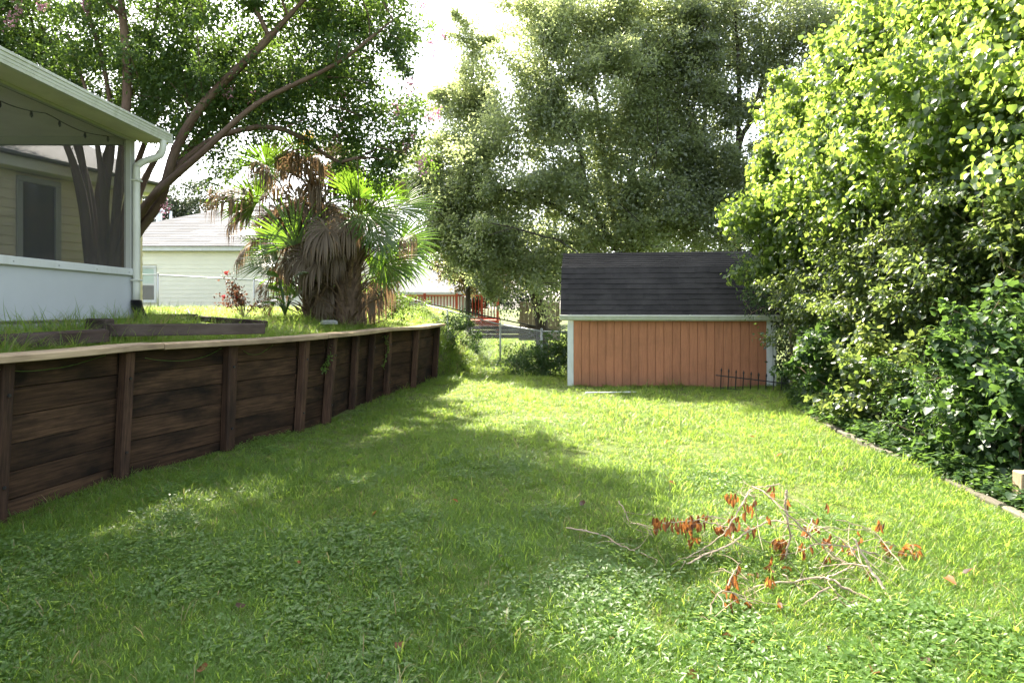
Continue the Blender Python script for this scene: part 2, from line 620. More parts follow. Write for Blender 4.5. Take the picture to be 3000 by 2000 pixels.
M['white'] = m_plain('white_paint', (.56, .58, .56), .45, .05, 4, (.35, .36, .27), .35, streak=True)
M['knee'] = m_plain('knee_wall_paint', (.46, .485, .5), .4, .03, 3, (.5, .52, .5), .25, .02, streak=True)
M['gutter'] = m_plain('gutter_paint', (.56, .57, .5), .4, .06, 4, (.3, .32, .2), .5, streak=True)
M['soffit'] = m_plain('soffit_paint', (.6, .58, .46), .6, .1, 2, (.28, .27, .2), .4)
M['ceiling'] = m_plain('porch_ceiling', (.72, .69, .58), .7, .08, 2)
M['porch_frame'] = m_plain('porch_frame', (.33, .34, .31), .5, .05, 3, (.36, .36, .3), .3)
M['shed_trim'] = m_plain('shed_trim', (.68, .69, .66), .55, .06, 5, (.3, .3, .24), .5, streak=True)
M['cream'] = m_plain('cream_siding', (.74, .72, .59), .5, .04, 2)
M['tan'] = m_plain('tan_siding', (.7, .62, .43), .6, .08, 2)
M['galv'] = m_plain('galvanised', (.42, .44, .43), .45, .12, 8, (.22, .19, .15), .4, metal=.6)
M['iron'] = m_plain('black_iron', (.02, .02, .02), .5, .2, 10, (.09, .05, .03), .4)
M['black'] = m_plain('black_plastic', (.018, .018, .018), .45, .1, 10)
M['pvc'] = m_plain('white_pvc', (.75, .75, .73), .4, .05, 4)
M['dark_pane'] = m_plain('dark_pane', (.02, .022, .024), .08, .1, 2, spec=.6, bump=0)
M['blind'] = m_plain('blind', (.35, .45, .38), .3, .05, 2, spec=.6, bump=0)
M['concrete'] = m_plain('concrete', (.3, .3, .28), .85, .12, 8, (.16, .17, .12), .5, .3)
M['metal_cap'] = m_plain('vent_metal', (.6, .64, .68), .4, .05, 4, metal=.3)


def m_shed():
    t = NT('shed_siding')
    g = t.attr('gc').outputs['Vector']
    pos = t.n('ShaderNodeNewGeometry').outputs['Position']
    n1 = t.noise(t.mapped(g, (1.5, 30, 30)), 2.5, 5)
    c = t.ramp(n1, [(0.3, (.40, .165, .085)), (0.7, (.54, .23, .12))])
    r = t.attr('rnd').outputs['Fac']
    c = t.mix(1.0, c, t.ramp(r, [(0, (.93, .93, .93)), (1, (1.07, 1.07, 1.07))]), 'MULTIPLY')
    n2 = t.noise(pos, 1.3, 5, .65)
    c = t.mix(t.ramp(n2, [(.46, (0, 0, 0)), (.75, (.6,) * 3)]), c, (.27, .12, .06))
    n4 = t.noise(t.mapped(pos, (9, 9, .7)), 2.0, 5, .65)
    c = t.mix(t.ramp(n4, [(.52, (0, 0, 0)), (.72, (.45,) * 3)]), c, (.24, .115, .065))
    sep = t.n('ShaderNodeSeparateXYZ'); t.l(pos, sep.inputs[0])
    mud = t.n('ShaderNodeMapRange'); mud.inputs[1].default_value = .34; mud.inputs[2].default_value = .0
    t.l(sep.outputs[2], mud.inputs[0])
    mm = t.n('ShaderNodeMath', operation='MULTIPLY'); t.l(mud.outputs[0], mm.inputs[0]); t.l(t.noise(pos, 7, 5), mm.inputs[1])
    c = t.mix(mm.outputs[0], c, (.2, .12, .08))
    return t.done(t.surf(c, .75, t.bump(n1, .25, .004), .25))


def m_shingle(name, a, b, pale=None, spec=.5, rough=.62):
    t = NT(name)
    pos = t.n('ShaderNodeNewGeometry').outputs['Position']
    r = t.attr('rnd').outputs['Fac']
    oi = t.n('ShaderNodeObjectInfo').outputs['Random']
    c = t.ramp(t.noise(pos, 160, 2), [(.3, a), (.7, b)])
    c = t.mix(1.0, c, t.ramp(r, [(0, (.75,) * 3), (1, (1.25,) * 3)]), 'MULTIPLY')
    c = t.mix(1.0, c, t.ramp(oi, [(0, (.8,) * 3), (1, (1.2,) * 3)]), 'MULTIPLY')
    if pale:
        c = t.mix(t.ramp(t.noise(pos, 1.6, 5, .7), [(.44, (0, 0, 0)), (.7, (.75,) * 3)]), c, pale)
    return t.done(t.surf(c, rough, t.bump(t.noise(pos, 220, 2), .5, .004), spec))


M['shed'] = m_shed()
M['shingle'] = m_shingle('shed_shingle', (.009, .0078, .0068), (.02, .0175, .0155), (.042, .038, .035), .3, .7)
M['grey_roof'] = m_shingle('grey_roof', (.115, .117, .122), (.19, .193, .2), None, .1, .9)


def m_soil(name, green, brown, amt):
    t = NT(name)
    pos = t.n('ShaderNodeNewGeometry').outputs['Position']
    n1 = t.noise(pos, 1.4, 6, .65)
    n2 = t.noise(pos, 28, 5, .7)
    c = t.mix(t.ramp(n1, [(.4, (0, 0, 0)), (.7, (amt,) * 3)]), green, brown)
    c = t.mix(1.0, c, t.ramp(n2, [(.3, (.6,) * 3), (.7, (1.35,) * 3)]), 'MULTIPLY')
    return t.done(t.surf(c, .9, t.bump(n2, .6, .03), .2))


M['lawn_soil'] = m_soil('lawn_soil', (.085, .12, .025), (.11, .10, .045), .5)
M['terrace_soil'] = m_soil('terrace_soil', (.06, .09, .025), (.11, .085, .055), .7)


def m_screen():
    t = NT('insect_screen')
    tr = t.n('ShaderNodeBsdfTransparent')
    s = t.surf((.05, .052, .05), .6, None, .3)
    mx = t.n('ShaderNodeMixShader'); mx.inputs[0].default_value = .24
    t.l(tr.outputs[0], mx.inputs[1]); t.l(s, mx.inputs[2])
    return t.done(mx.outputs[0])


M['screen'] = m_screen()

# ------------------------------------------------------------------ ground, terrace
WALL = [(-4.5, 1.5), (-4.1, 3.4), (-3.87, 4.65), (-3.66, 5.8), (-3.2, 6.97), (-2.74, 8.0), (-2.575, 8.65), (-2.5, 9.75), (-2.41, 10.5),
        (-2.27, 11.3), (-1.94, 12.3), (-1.74, 14.2)]
WX = np.array([p[0] for p in WALL]); WY = np.array([p[1] for p in WALL])


def wallx(y):
    return np.interp(y, WY, WX)


def lawn_z(x, y):
    x, y = np.asarray(x, float), np.asarray(y, float)
    z = 0.02 * np.sin(x * 1.3 + .4) * np.sin(y * .9) + 0.012 * np.sin(x * 3.1 + y * 2.3)
    z = z - 0.22 * sstep(13.5, 17, y) * sstep(3, 0.5, np.abs(x))
    z = z + 0.55 * sstep(18, 27, y)
    z = z + 0.9 * sstep(30, 80, y)
    z = z + 0.05 * sstep(4.0, 4.6, x)
    return z


def bank(y):
    """x of the terrace's foot and the width over which it falls to the lawn"""
    t = sstep(14.2, 18.0, np.asarray(y, float))
    foot = np.where(np.asarray(y) <= 14.2, wallx(y) - .16, -1.9 + 1.5 * t)
    wid = .02 + 2.4 * t
    return foot, wid


def terrace_z(x, y):
    x, y = np.asarray(x, float), np.asarray(y, float)
    foot, wid = bank(y)
    s = np.clip((foot - x) / wid, 0, 1)
    top = 1.20 + .17 * sstep(0.2, 2.4, foot - x) + .1 * sstep(9, 16, y) * sstep(0, 2, foot - x)
    top = top + .012 * np.sin(x * 4 + y) + .012 * np.sin(y * 3.3)
    low = lawn_z(x, y) - .12
    s = s * s * (3 - 2 * s)
    return np.where(y > 14.2, low + (top - low) * s, top)


def sheet(name, xs, ys, fz, mat):
    X, Y = np.meshgrid(xs, ys)
    Z = fz(X, Y)
    v = np.stack([X, Y, Z], -1).reshape(-1, 3)
    nx, ny = len(xs), len(ys)
    i = np.arange(nx * ny).reshape(ny, nx)
    a, b, c, d = i[:-1, :-1].ravel(), i[:-1, 1:].ravel(), i[1:, 1:].ravel(), i[1:, :-1].ravel()
    T = np.concatenate([np.stack([a, b, c], 1), np.stack([a, c, d], 1)])
    o = place(name, np_mesh(name, v, T, mat, smooth=True))
    o['kind'] = 'structure'
    return o


xs = np.concatenate([np.array([-400, -120, -50, -25, -14]), np.arange(-9, 10.01, .25), np.array([14, 25, 50, 120, 400])])
ys = np.concatenate([np.array([-200, -60, -20, -6]), np.arange(-1, 30.01, .25), np.array([34, 40, 50, 65, 90, 150, 300, 600])])
sheet('lawn_ground', xs, ys, lawn_z, M['lawn_soil'])

ty = np.concatenate([np.array([-20, -5]), np.arange(0, 14.2, .3), np.array([14.2]), np.arange(14.45, 30, .3), np.array([33, 40, 55, 80])])
tu = np.concatenate([np.linspace(0, 1, 9)[:-1], 1 + np.array([0, .1, .3, .6, 1, 1.5, 2.2, 3, 4, 5.5, 7.5, 10, 14, 20, 40, 100])])
V, idx = [], []
for y in ty:
    ft, wd = bank(y)
    for u in tu:
        x = float(ft) - (u * float(wd) if u <= 1 else float(wd) + (u - 1))
        V.append((x, y, float(terrace_z(x, y))))
n = len(tu)
i = np.arange(len(V)).reshape(len(ty), n)
a, b, c, d = i[:-1, :-1].ravel(), i[:-1, 1:].ravel(), i[1:, 1:].ravel(), i[1:, :-1].ravel()
o = place('terrace_ground', np_mesh('terrace_ground', np.array(V), np.concatenate([np.stack([a, c, b], 1), np.stack([a, d, c], 1)]), M['terrace_soil'], smooth=True))
o['kind'] = 'structure'


# ------------------------------------------------------------------ timber retaining wall
def build_retaining_wall():
    t = thing('retaining_wall', 'long dark timber retaining wall with planks between posts and a pale cap', 'retaining wall', (-3, 7, 0))
    Z = Vector((0, 0, 1))
    Hc = 1.20
    pts = [Vector((x, y, 0)) for x, y in WALL]
    dirs = [(pts[i + 1] - pts[i]).normalized() for i in range(len(pts) - 1)]
    out = [Vector((d.y, -d.x, 0)) for d in dirs]
    for i in range(len(pts) - 1):
        a, b = pts[i], pts[i + 1]
        lean = 0.05
        nb = 6
        hh = (Hc + .12) / nb
        for k in range(nb):
            zc = -.12 + (k + .5) * hh
            mb = MB()
            A, B = a - out[i] * .13, b - out[i] * .13
            L = (B - A).length + .06
            up = (Z + out[i] * lean).normalized()
            c = (A + B) / 2 + Z * zc + out[i] * (lean * zc + random.uniform(-.006, .006))
            mb.box(c, (L, hh - .005, .04), (dirs[i], up, out[i]), .004, .002)
            mb.build('plank', M['plank'], t)
    for i in range(1, len(pts)):
        d = dirs[min(i, len(dirs) - 1)] if i < len(dirs) else dirs[-1]
        o_ = out[min(i, len(out) - 1)]
        mb = MB()
        lean = random.uniform(.04, .075)
        up = (Z + o_ * lean + d * random.uniform(-.01, .02)).normalized()
        w = random.uniform(.095, .12)
        p = pts[i] - o_ * .04 - d * (.07 if i == len(pts) - 1 else 0)
        mb.box(p + up * (Hc / 2 - .1), (w, w, Hc + .2), (d, o_, up), .012, .004)
        po = mb.build('post', M['post'], t)
        bm = MB()
        for zz in (.25, .95):
            q = p + up * zz + o_ * (w / 2)
            bm.tube([q - o_ * .004, q + o_ * .012], .014, 6)
        bm.build('bolt', M['iron'], po)
    # cap boards follow the wall in four lengths
    def along(y):
        return Vector((float(wallx(y)), y, 0))
    cuts = [1.6, 3.6, 6.05, 8.32, 10.9, 14.3]
    for k in range(len(cuts) - 1):
        n = max(2, int((cuts[k + 1] - cuts[k]) / .3))
        prev = None
        vs, gs, fs = [], [], []
        off = random.random() * 20
        zb = Hc + random.uniform(-.004, .008)
        th, wi, wo_ = .058, .17, .14
        ysub = np.linspace(cuts[k] + .004, cuts[k + 1] - .004, n + 1)
        for j, y in enumerate(ysub):
            p = along(min(y, 14.2)) + Vector((0, y - min(y, 14.2), 0))
            p2 = along(min(y + .25, 14.2)); p1 = along(max(y - .25, 1.6))
            d = (p2 - p1).normalized(); o_ = Vector((d.y, -d.x, 0))
            lean = o_ * .055
            warp = .006 * math.sin(y * 2.1 + k)
            for (s, z) in ((-wi, 0), (-wi + .004, th - .004), (-wi + .01, th), (wo_ - .01, th), (wo_, th - .008), (wo_, .006), (wo_ - .006, 0)):
                vs.append(p + lean + o_ * s + Z * (zb + z + warp))
                gs.append((off + y, s, z + off))
        m = 7
        for j in range(n):
            for q in range(m):
                a_, b_ = j * m + q, j * m + (q + 1) % m
                fs.append((a_, b_, b_ + m, a_ + m))
        fs.append(tuple(range(m))); fs.append(tuple(range(n * m, n * m + m))[::-1])
        mb = MB(); mb.add(vs, fs, gs)
        mb.build('cap_board', M['cap'], t)


build_retaining_wall()


# ------------------------------------------------------------------ raised bed timbers on the terrace
def timber(a, b, h, w, label, z0=None):
    a, b = Vector(a), Vector(b)
    d = (b - a).normalized()
    t = MB()
    up = Vector((0, 0, 1))
    side = up.cross(d).normalized()
    up = d.cross(side)
    t.box((a + b) / 2 + Vector((0, 0, .03)), ((b - a).length, w, h + .03), (d, side, up), .012, .006)
    o = t.build('bed_timber', M['timber'])
    return tag(o, label, 'timber', 'dark timbers edging the raised bed')


timber(W(-160, 1022, 4.95), W(312, 992, 6.05), .10, .12, 'black weathered timber nearest the porch end of the wall cap')
timber(W(318, 975, 6.25), W(772, 970, 7.4), .10, .12, 'dark timber behind the cap, ending left of the sunny grass')
timber(W(262, 958, 6.65), W(322, 960, 6.5), .09, .11, 'short broken timber offcut between the two long bed timbers')
timber(W(120, 944, 7.3), W(575, 935, 9.3), .07, .10, 'thin far timber of the bed in front of the black drain pipe')
timber(W(580, 938, 9.2), W(775, 955, 8.2), .06, .10, 'slanting bed timber on the rose bush side of the bed')


# ------------------------------------------------------------------ screened porch
def build_porch():
    X, Y1, Y0 = -5.06, 8.18, 1.0
    zb, zs, zc = 1.47, 2.10, 3.85
    t = thing('screened_porch', 'white screened porch with low solid panels, dark screens and an aluminium gutter', 'porch', (X - 1, 5, zb))
    ex, ey, ez = Vector((1, 0, 0)), Vector((0, 1, 0)), Vector((0, 0, 1))
    mb = MB(); mb.box((X, (Y0 + Y1) / 2, (zb + zs) / 2 - .02), (.05, Y1 - Y0, zs - zb - .06), None, .004)
    k = mb.build('knee_wall', M['knee'], t)
    m2 = MB(); m2.box((X + .012, (Y0 + Y1) / 2, zs - .015), (.1, Y1 - Y0 + .004, .09), None, .006)
    r = m2.build('sill_rail', M['white'], t)
    for y in np.arange(4.3, 8.1, .62):
        m3 = MB()
        m3.tube([(X + .06, y, zs - .02), (X + .068, y, zs - .02)], .008, 6)
        m3.build('screw', M['galv'], r)
    mb = MB(); mb.box((X + .01, (Y0 + Y1) / 2, zb - .08), (.07, Y1 - Y0, .10), None, .004)
    mb.build('base_strip', M['concrete'], t)
    # corner post and other posts
    for (x, y) in ((X, Y1 - .05), (X, 2.6), (X - 4.0, Y1 - .05)):
        mb = MB(); mb.box((x, y, (zs + zc) / 2 + .01), (.09, .1, zc - zs - .03), None, .005)
        mb.build('post', M['porch_frame'], t)
    # end wall panels (far side)
    mb = MB(); mb.box((X - 3.05, Y1 - .03, (zb + zs) / 2 - .02), (6.0, .05, zs - zb - .06), None, .004)
    mb.build('knee_wall', M['knee'], t)
    mb = MB(); mb.box((X - 3.08, Y1 - .03, zc - .015), (6.0, .08, .125), None, .004)
    mb.build('header_beam', M['porch_frame'], t)
    mb = MB(); mb.box((X, (Y0 + Y1) / 2, zc - .005), (.085, Y1 - Y0 - .004, .05), None, .004)
    mb.build('header_beam', M['porch_frame'], t)
    mb = MB(); mb.box((X - .01, (Y0 + Y1) / 2 - .04, (zs + zc) / 2), (.004, Y1 - Y0 - .15, zc - zs - .06))
    mb.build('insect_screen', M['screen'], t)
    mb = MB(); mb.box((X - 3.06, Y1 - .05, (zs + zc) / 2 - .02), (5.9, .004, zc - zs - .1))
    mb.build('insect_screen', M['screen'], t)
    # ceiling, floor, roof slab, soffit
    mb = MB(); mb.box((X - 3.06, (Y0 + Y1) / 2, zc + .05), (6.0, Y1 - Y0 - .1, .04))
    mb.build('ceiling', M['ceiling'], t)
    mb = MB(); mb.box((X - 3.05, (Y0 + Y1) / 2, zb - .03), (5.9, Y1 - Y0 - .1, .06))
    mb.build('floor_slab', M['concrete'], t)
    mb = MB()
    mb.prism([(-.36, .0), (-.36, .03), (-6.4, 1.0), (-6.4, .0)], (X + .72, Y0 - .3, zc + .115), (ex, ez, ey), Y1 - Y0 + .42)
    mb.build('roof', M['white'], t)
    mb = MB(); mb.box((X + .19, (Y0 + Y1) / 2 + .06, zc + .015), (.30, Y1 - Y0 + .24, .022))
    mb.build('soffit', M['soffit'], t)
    # gutter: an ogee profile with ribs
    gx = X + .345
    prof = [(0, 0), (.055, .0), (.062, .03), (.066, .034), (.07, .06), (.076, .064), (.08, .095), (.09, .1), (.092, .125), (.085, .13), (.08, .115), (0, .115)]
    mb = MB(); mb.prism(prof, (gx, Y0 - .3, zc + .0), (ex, ez, ey), Y1 - Y0 + .48)
    g = mb.build('gutter', M['gutter'], t)
    mb = MB(); mb.box((gx + .045, Y1 + .185, zc + .062), (.098, .008, .136), None, .002)
    mb.build('end_cap', M['gutter'], g)
    # downspout with two elbows
    A = Vector((gx + .04, Y1 + .05, zc + .0))
    px_ = X + .085
    mb = MB()
    path = [A, A + Vector((-.005, 0, -.1)), A + Vector((-.05, 0, -.2)), Vector((px_ + .12, Y1 + .0, zc - .27)), Vector((px_ + .03, Y1 - .03, zc - .34)),
            Vector((px_, Y1 - .04, zc - .45)), Vector((px_, Y1 - .04, 2.6)), Vector((px_, Y1 - .04, 1.66))]
    P, R = catmull(path, [.046] * len(path), 5)
    mb.tube(P, R, 8)
    ds = mb.build('downspout', M['gutter'], t, True)
    for zz in (1.98, 3.3):
        mb = MB()
        mb.box((px_, Y1 - .04, zz), (.106, .106, .025), None, .004)
        mb.build('strap', M['gutter'], ds)
    # corrugated black drain
    mb = MB()
    p, r = [], []
    for j in range(33):
        q = j / 32
        p.append(Vector((px_ + .16 * q ** 2, Y1 - .04 - .06 * q ** 2, 1.72 - .3 * q)))
        r.append(.062 + (.009 if j % 2 else -.004))
    mb.tube(p, r, 10)
    mb.build('drain_pipe', M['black'], t)
    # string lights under the ceiling
    mb = MB()
    p = []
    for j in range(40):
        q = j / 39
        p.append(Vector((X - .55 + .35 * q, 4.3 + 3.7 * q, zc + .01 - .06 * abs(math.sin(q * PI * 4)) - .012)))
    mb.tube(p, .006, 4)
    s = mb.build('string_light_cord', M['black'], t)
    mb0 = MB()
    q = Vector((0, 0, 0))
    mb0.tube([q, q - ez * .03, q - ez * .05, q - ez * .075], [.008, .014, .016, .004], 6)
    bme = mb0.mesh('bulb', M['dark_pane'])
    for j in range(3, 40, 4):
        place('bulb', bme, s, p[j] - wloc(s))


build_porch()


# ------------------------------------------------------------------ houses
def lap_wall(t, a, b, z0, z1, exposure, mat, normal, holes=()):
    """lap siding boards between two points, each board an object"""
    a, b = Vector((a[0], a[1], 0)), Vector((b[0], b[1], 0))
    d = (b - a).normalized()
    L = (b - a).length
    n = int(round((z1 - z0) / exposure))
    e = (z1 - z0) / n
    up = Vector((0, 0, 1))
    cache = {}
    for k in range(n):
        zz = z0 + k * e
        spans = [(0, L)]
        for (h0, h1, hz0, hz1) in holes:
            if zz + e > hz0 and zz < hz1:
                new = []
                for s in spans:
                    if h0 > s[0]: new.append((s[0], min(h0, s[1])))
                    if h1 < s[1]: new.append((max(h1, s[0]), s[1]))
                spans = [s for s in new if s[1] - s[0] > .02]
        for s in spans:
            key = (round(s[0], 3), round(s[1], 3))
            if key not in cache:
                mb = MB()
                mb.prism([(0, 0), (.024, .002), (.010, e + .012), (0, e + .012)], (0, 0, 0), (normal, up, d), s[1] - s[0])
                cache[key] = mb.mesh('siding_board', mat)
            place('siding_board', cache[key], t, a + d * s[0] + up * zz - wloc(t))


def window(t, a, d, nrm, w, h, frame_mat, pane_mat, fw=.08, double=True, upper_mat=None):
    """a = lower left corner on the wall"""
    up = Vector((0, 0, 1))
    a = Vector(a)
    mb = MB()
    for (c, s) in ((d * (w / 2) + up * (fw / 2), (w, fw)), (d * (w / 2) + up * (h - fw / 2), (w, fw))):
        mb.box(a + c + nrm * .03, (s[0], s[1], .06), (d, up, nrm), .006)
    for x in (fw / 2, w - fw / 2):
        mb.box(a + d * x + up * (h / 2) + nrm * .03, (fw, h - 2 * fw - .004, .056), (d, up, nrm), .006)
    f = mb.build('window', frame_mat, t)
    ih = h - 2 * fw
    if double:
        for q, (z0, off) in enumerate(((fw, .012), (fw + ih / 2, .024))):
            s = MB()
            b = a + up * z0 + d * fw + nrm * off
            iw = w - 2 * fw
            for (x, z, sx, sz) in ((iw / 2, .02, iw, .04), (iw / 2, ih / 2 - .02, iw, .04), (.018, ih / 4, .036, ih / 2 - .082), (iw - .018, ih / 4, .036, ih / 2 - .082)):
                s.box(b + d * x + up * z, (sx, sz, .022), (d, up, nrm), .003)
            s.build('sash', frame_mat, f)
            g = MB()
            g.box(b + d * iw / 2 + up * ih / 4 - nrm * .004, (iw - .06, ih / 2 - .06, .006), (d, up, nrm))
            g.build('pane', upper_mat if (q == 1 and upper_mat) else pane_mat, f)
    else:
        g = MB()
        g.box(a + d * w / 2 + up * h / 2 + nrm * .01, (w - 2 * fw, h - 2 * fw, .006), (d, up, nrm))
        g.build('pane', pane_mat, f)
    return f


def shingle_slope(t, name, quad, mat, courses, parent=None):
    """a roof slope: quad = lower left, lower right, upper right, upper left; overlapping courses in one mesh"""
    a, b, c, d = [Vector(q) for q in quad]
    nrm = (b - a).cross(d - a).normalized()
    mb = MB()
    for k in range(courses):
        t0, t1 = k / courses, min(1.0, (k + 1.25) / courses)
        p0, p1 = a + (d - a) * t0, b + (c - b) * t0
        q0, q1 = a + (d - a) * t1, b + (c - b) * t1
        n = max(1, int((p1 - p0).length / .9))
        for j in range(n):
            u0, u1 = j / n, (j + 1) / n
            A, B = p0.lerp(p1, u0), p0.lerp(p1, u1)
            C, D = q0.lerp(q1, u1), q0.lerp(q1, u0)
            th = .014
            mb.add([A + nrm * th, B + nrm * th, C + nrm * .002, D + nrm * .002, A, B], [(0, 1, 2, 3), (4, 5, 1, 0)])
    o = mb.build(name, mat, parent or t)
    o['kind'] = 'stuff'
    return o


def build_cream_house():
    """beyond the chain-link fence, left of the palms"""
    d0 = 25.0
    zb, ze = 1.2, 4.02
    x0, x1 = -19.0, -7.0
    t = thing('neighbour_house', 'cream lap-sided house with a pale grey roof behind the chain-link fence', 'house', (-13, 28, 1.2))
    N, D, U = Vector((0, -1, 0)), Vector((1, 0, 0)), Vector((0, 0, 1))
    wx = W(458, 0, d0).x - .95
    lap_wall(t, (x0, d0, zb), (x1, d0, zb), zb, ze - .1, .165, M['cream'], N, [(wx - x0, wx - x0 + .98, 1.85, 3.35)])
    mb = MB(); mb.box(((x0 + x1) / 2, d0 + 4.03, (zb + ze) / 2 - .06), (x1 - x0 - .02, 8.0, ze - zb - .02))
    mb.build('wall', M['cream'], t)
    window(t, (wx, d0, 1.85), D, N, .98, 1.5, M['white'], M['dark_pane'], .08, True, M['blind'])
    mb = MB(); mb.box(((x0 + x1) / 2, d0 - .22, ze + .02), (x1 - x0 + 1.0, .12, .16), None, .01)
    mb.build('gutter', M['white'], t)
    mb = MB(); mb.box(((x0 + x1) / 2, d0 - .1, ze - .06), (x1 - x0 + .9, .4, .03))
    mb.build('soffit', M['white'], t)
    e = .35
    rz = ze + 2.45
    A, B = Vector((x0 - e, d0 - e, ze + .1)), Vector((x1 + e, d0 - e, ze + .1))
    rl, rr = Vector((x0 + 6.2, d0 + 4, rz)), Vector((x1 - 1.0, d0 + 4, rz))
    mb = MB()
    Bk, Ak = Vector((x1 + e, d0 + 8 + e, ze + .1)), Vector((x0 - e, d0 + 8 + e, ze + .1))
    mb.add([A, B, Bk, Ak, rl, rr], [(0, 1, 5, 4), (1, 2, 5), (2, 3, 4, 5), (3, 0, 4), (3, 2, 1, 0)])
    roof = mb.build('roof', M['grey_roof'], t)
    u = U * .004
    shingle_slope(t, 'shingle_course', (A + u, B + u, rr + u, rl + u), M['grey_roof'], 26, roof)
    # roof vents
    for (px, py, h, r) in ((466, 625, .2, .22), (500, 628, .25, .06)):
        p = W(px, py, 28.0)
        m2 = MB()
        if r > .1:
            m2.tube([p - U * .5, p + U * .05], .13, 10)
            m2.tube([p + U * .02, p + U * .05, p + U * .16, p + U * .22], [.23, .25, .22, .08], 12)
        else:
            m2.tube([p - U * .5, p + U * .14], r, 8)
        m2.build('roof_vent', M['metal_cap'], roof)


build_cream_house()


def build_tan_house():
    """seen through the porch screens"""
    a, b = Vector((-10.4, 6.4, 0)), Vector((-7.95, 13.2, 0))
    d = (b - a).normalized()
    N = Vector((d.y, -d.x, 0))
    U = Vector((0, 0, 1))
    L = (b - a).length
    zb, ze = 1.25, 4.05
    t = thing('tan_house', 'tan lap-sided house with one dark window, seen through the porch screens', 'house', (-9.6, 10, 1.25))
    # where the window stands along the wall
    def at(px):
        k = (px - 1500) / F
        s = (k * a.y - a.x) / (d.x - k * d.y)
        return s
    s0, s1 = at(44), at(174)
    w0 = a + d * s0
    zt = W(44, 512, w0.y).z
    lap_wall(t, (a.x, a.y, zb), (b.x, b.y, zb), zb, ze - .02, .16, M['tan'], N, [(s0, s1, 1.75, zt)])
    mb = MB(); mb.box((a + b) / 2 - N * 2.03 + U * (zb + ze) / 2, (L - .02, 4.0, ze - zb - .02), (d, N, U))
    mb.build('wall', M['tan'], t)
    window(t, w0 + U * 1.75, d, N, s1 - s0, zt - 1.75, M['porch_frame'], M['dark_pane'], .1, False)
    mb = MB(); mb.box((a + b) / 2 + N * .12 + U * (ze + .10), (L + .6, .4, .19), (d, N, U), .01)
    mb.build('eave', M['cream'], t)
    mb = MB()
    mb.prism([(.45, 0), (.45, .04), (-2, 1.1), (-4.4, .0)], a - d * .3 + U * (ze + .2), (N, U, d), L + .6)
    mb.build('roof', M['grey_roof'], t)


build_tan_house()


def build_far_house():
    t = thing('far_house', 'cream house with a light grey hip roof behind the red deck', 'house', (-3.0, 36, 1.0))
    d0 = 33.0
    D, U = Vector((1, 0, 0)), Vector((0, 0, 1))
    zb, ze = 1.0, W(0, 862, d0).z
    x0, x1 = W(1000, 0, d0).x, W(1338, 0, d0).x
    lap_wall(t, (x0, d0, zb), (x1, d0, zb), zb, ze, .2, M['cream'], Vector((0, -1, 0)))
    mb = MB(); mb.box(((x0 + x1) / 2, d0 + 4.02, (zb + ze) / 2 - .03), (x1 - x0 - .02, 8, ze - zb - .04))
    mb.build('wall', M['cream'], t)
    mb = MB(); mb.box(((x0 + x1) / 2, d0 - .3, ze + .06), (x1 - x0 + .7, .12, .14), None, .01)
    mb.build('gutter', M['white'], t)
    e = .35
    rz = W(0, 775, d0 + 4).z
    A, B = Vector((x0 - e, d0 - e, ze + .1)), Vector((x1 + e, d0 - e, ze + .1))
    C, Dd = Vector((x1 + e, d0 + 8.4, ze + .1)), Vector((x0 - e, d0 + 8.4, ze + .1))
    rl, rr = Vector((x0 + 3, d0 + 4, rz)), Vector((W(1235, 0, d0 + 4).x, d0 + 4, rz))
    mb = MB()
    mb.add([A, B, C, Dd, rl, rr], [(0, 1, 5, 4), (1, 2, 5), (2, 3, 4, 5), (3, 0, 4), (3, 2, 1, 0)])
    mb.build('roof', M['grey_roof'], t)
    # the red deck stands in front of it
    t = thing('red_deck', 'red stained wooden deck with a baluster railing beyond the chain-link fence', 'deck', (-1.5, 27, .4))
    dd = 26.5
    xa, xb = W(1140, 0, dd).x, W(1462, 0, dd).x
    zd = W(0, 938, dd).z
    zr = W(0, 866, dd).z
    n = 30
    mb0 = MB(); mb0.box((0, 0, 0), (.136, 3.2, .04), None, .004)
    me = mb0.mesh('deck_board', M['red_deck'])
    nb = int((xb - xa) / .145)
    for k in range(nb):
        place('deck_board', me, t, Vector((xa + (k + .5) * (xb - xa) / nb, dd + 1.6, zd - .02)) - wloc(t))
    mb = MB(); mb.box(((xa + xb) / 2, dd - .02, zd - .15), (xb - xa, .045, .22), None, .004)
    mb.build('rim_joist', M['red_deck'], t)
    mb = MB(); mb.box(((xa + xb) / 2, dd, zr), (xb - xa + .1, .14, .04), None, .004)
    rail = mb.build('top_rail', M['red_deck'], t)
    mb = MB(); mb.box(((xa + xb) / 2, dd + .0, zd + .09), (xb - xa, .04, .09), None, .004)
    mb.build('bottom_rail', M['red_deck'], t)
    mb0 = MB(); mb0.box((0, 0, 0), (.045, .04, zr - zd - .16), None, .003)
    me = mb0.mesh('baluster', M['red_deck'])
    nbal = int((xb - xa) / .135)
    for k in range(nbal):
        place('baluster', me, t, Vector((xa + (k + .5) * (xb - xa) / nbal, dd, (zr + zd) / 2 + .055)) - wloc(t))
    for px in (1245, 1338, 1412, 1458):
        x = W(px, 0, dd).x
        mb = MB(); mb.box((x, dd - .09, (zr + .1) / 2 + .1), (.11, .09, zr - .1), None, .006)
        mb.build('post', M['red_deck'], t)


build_far_house()


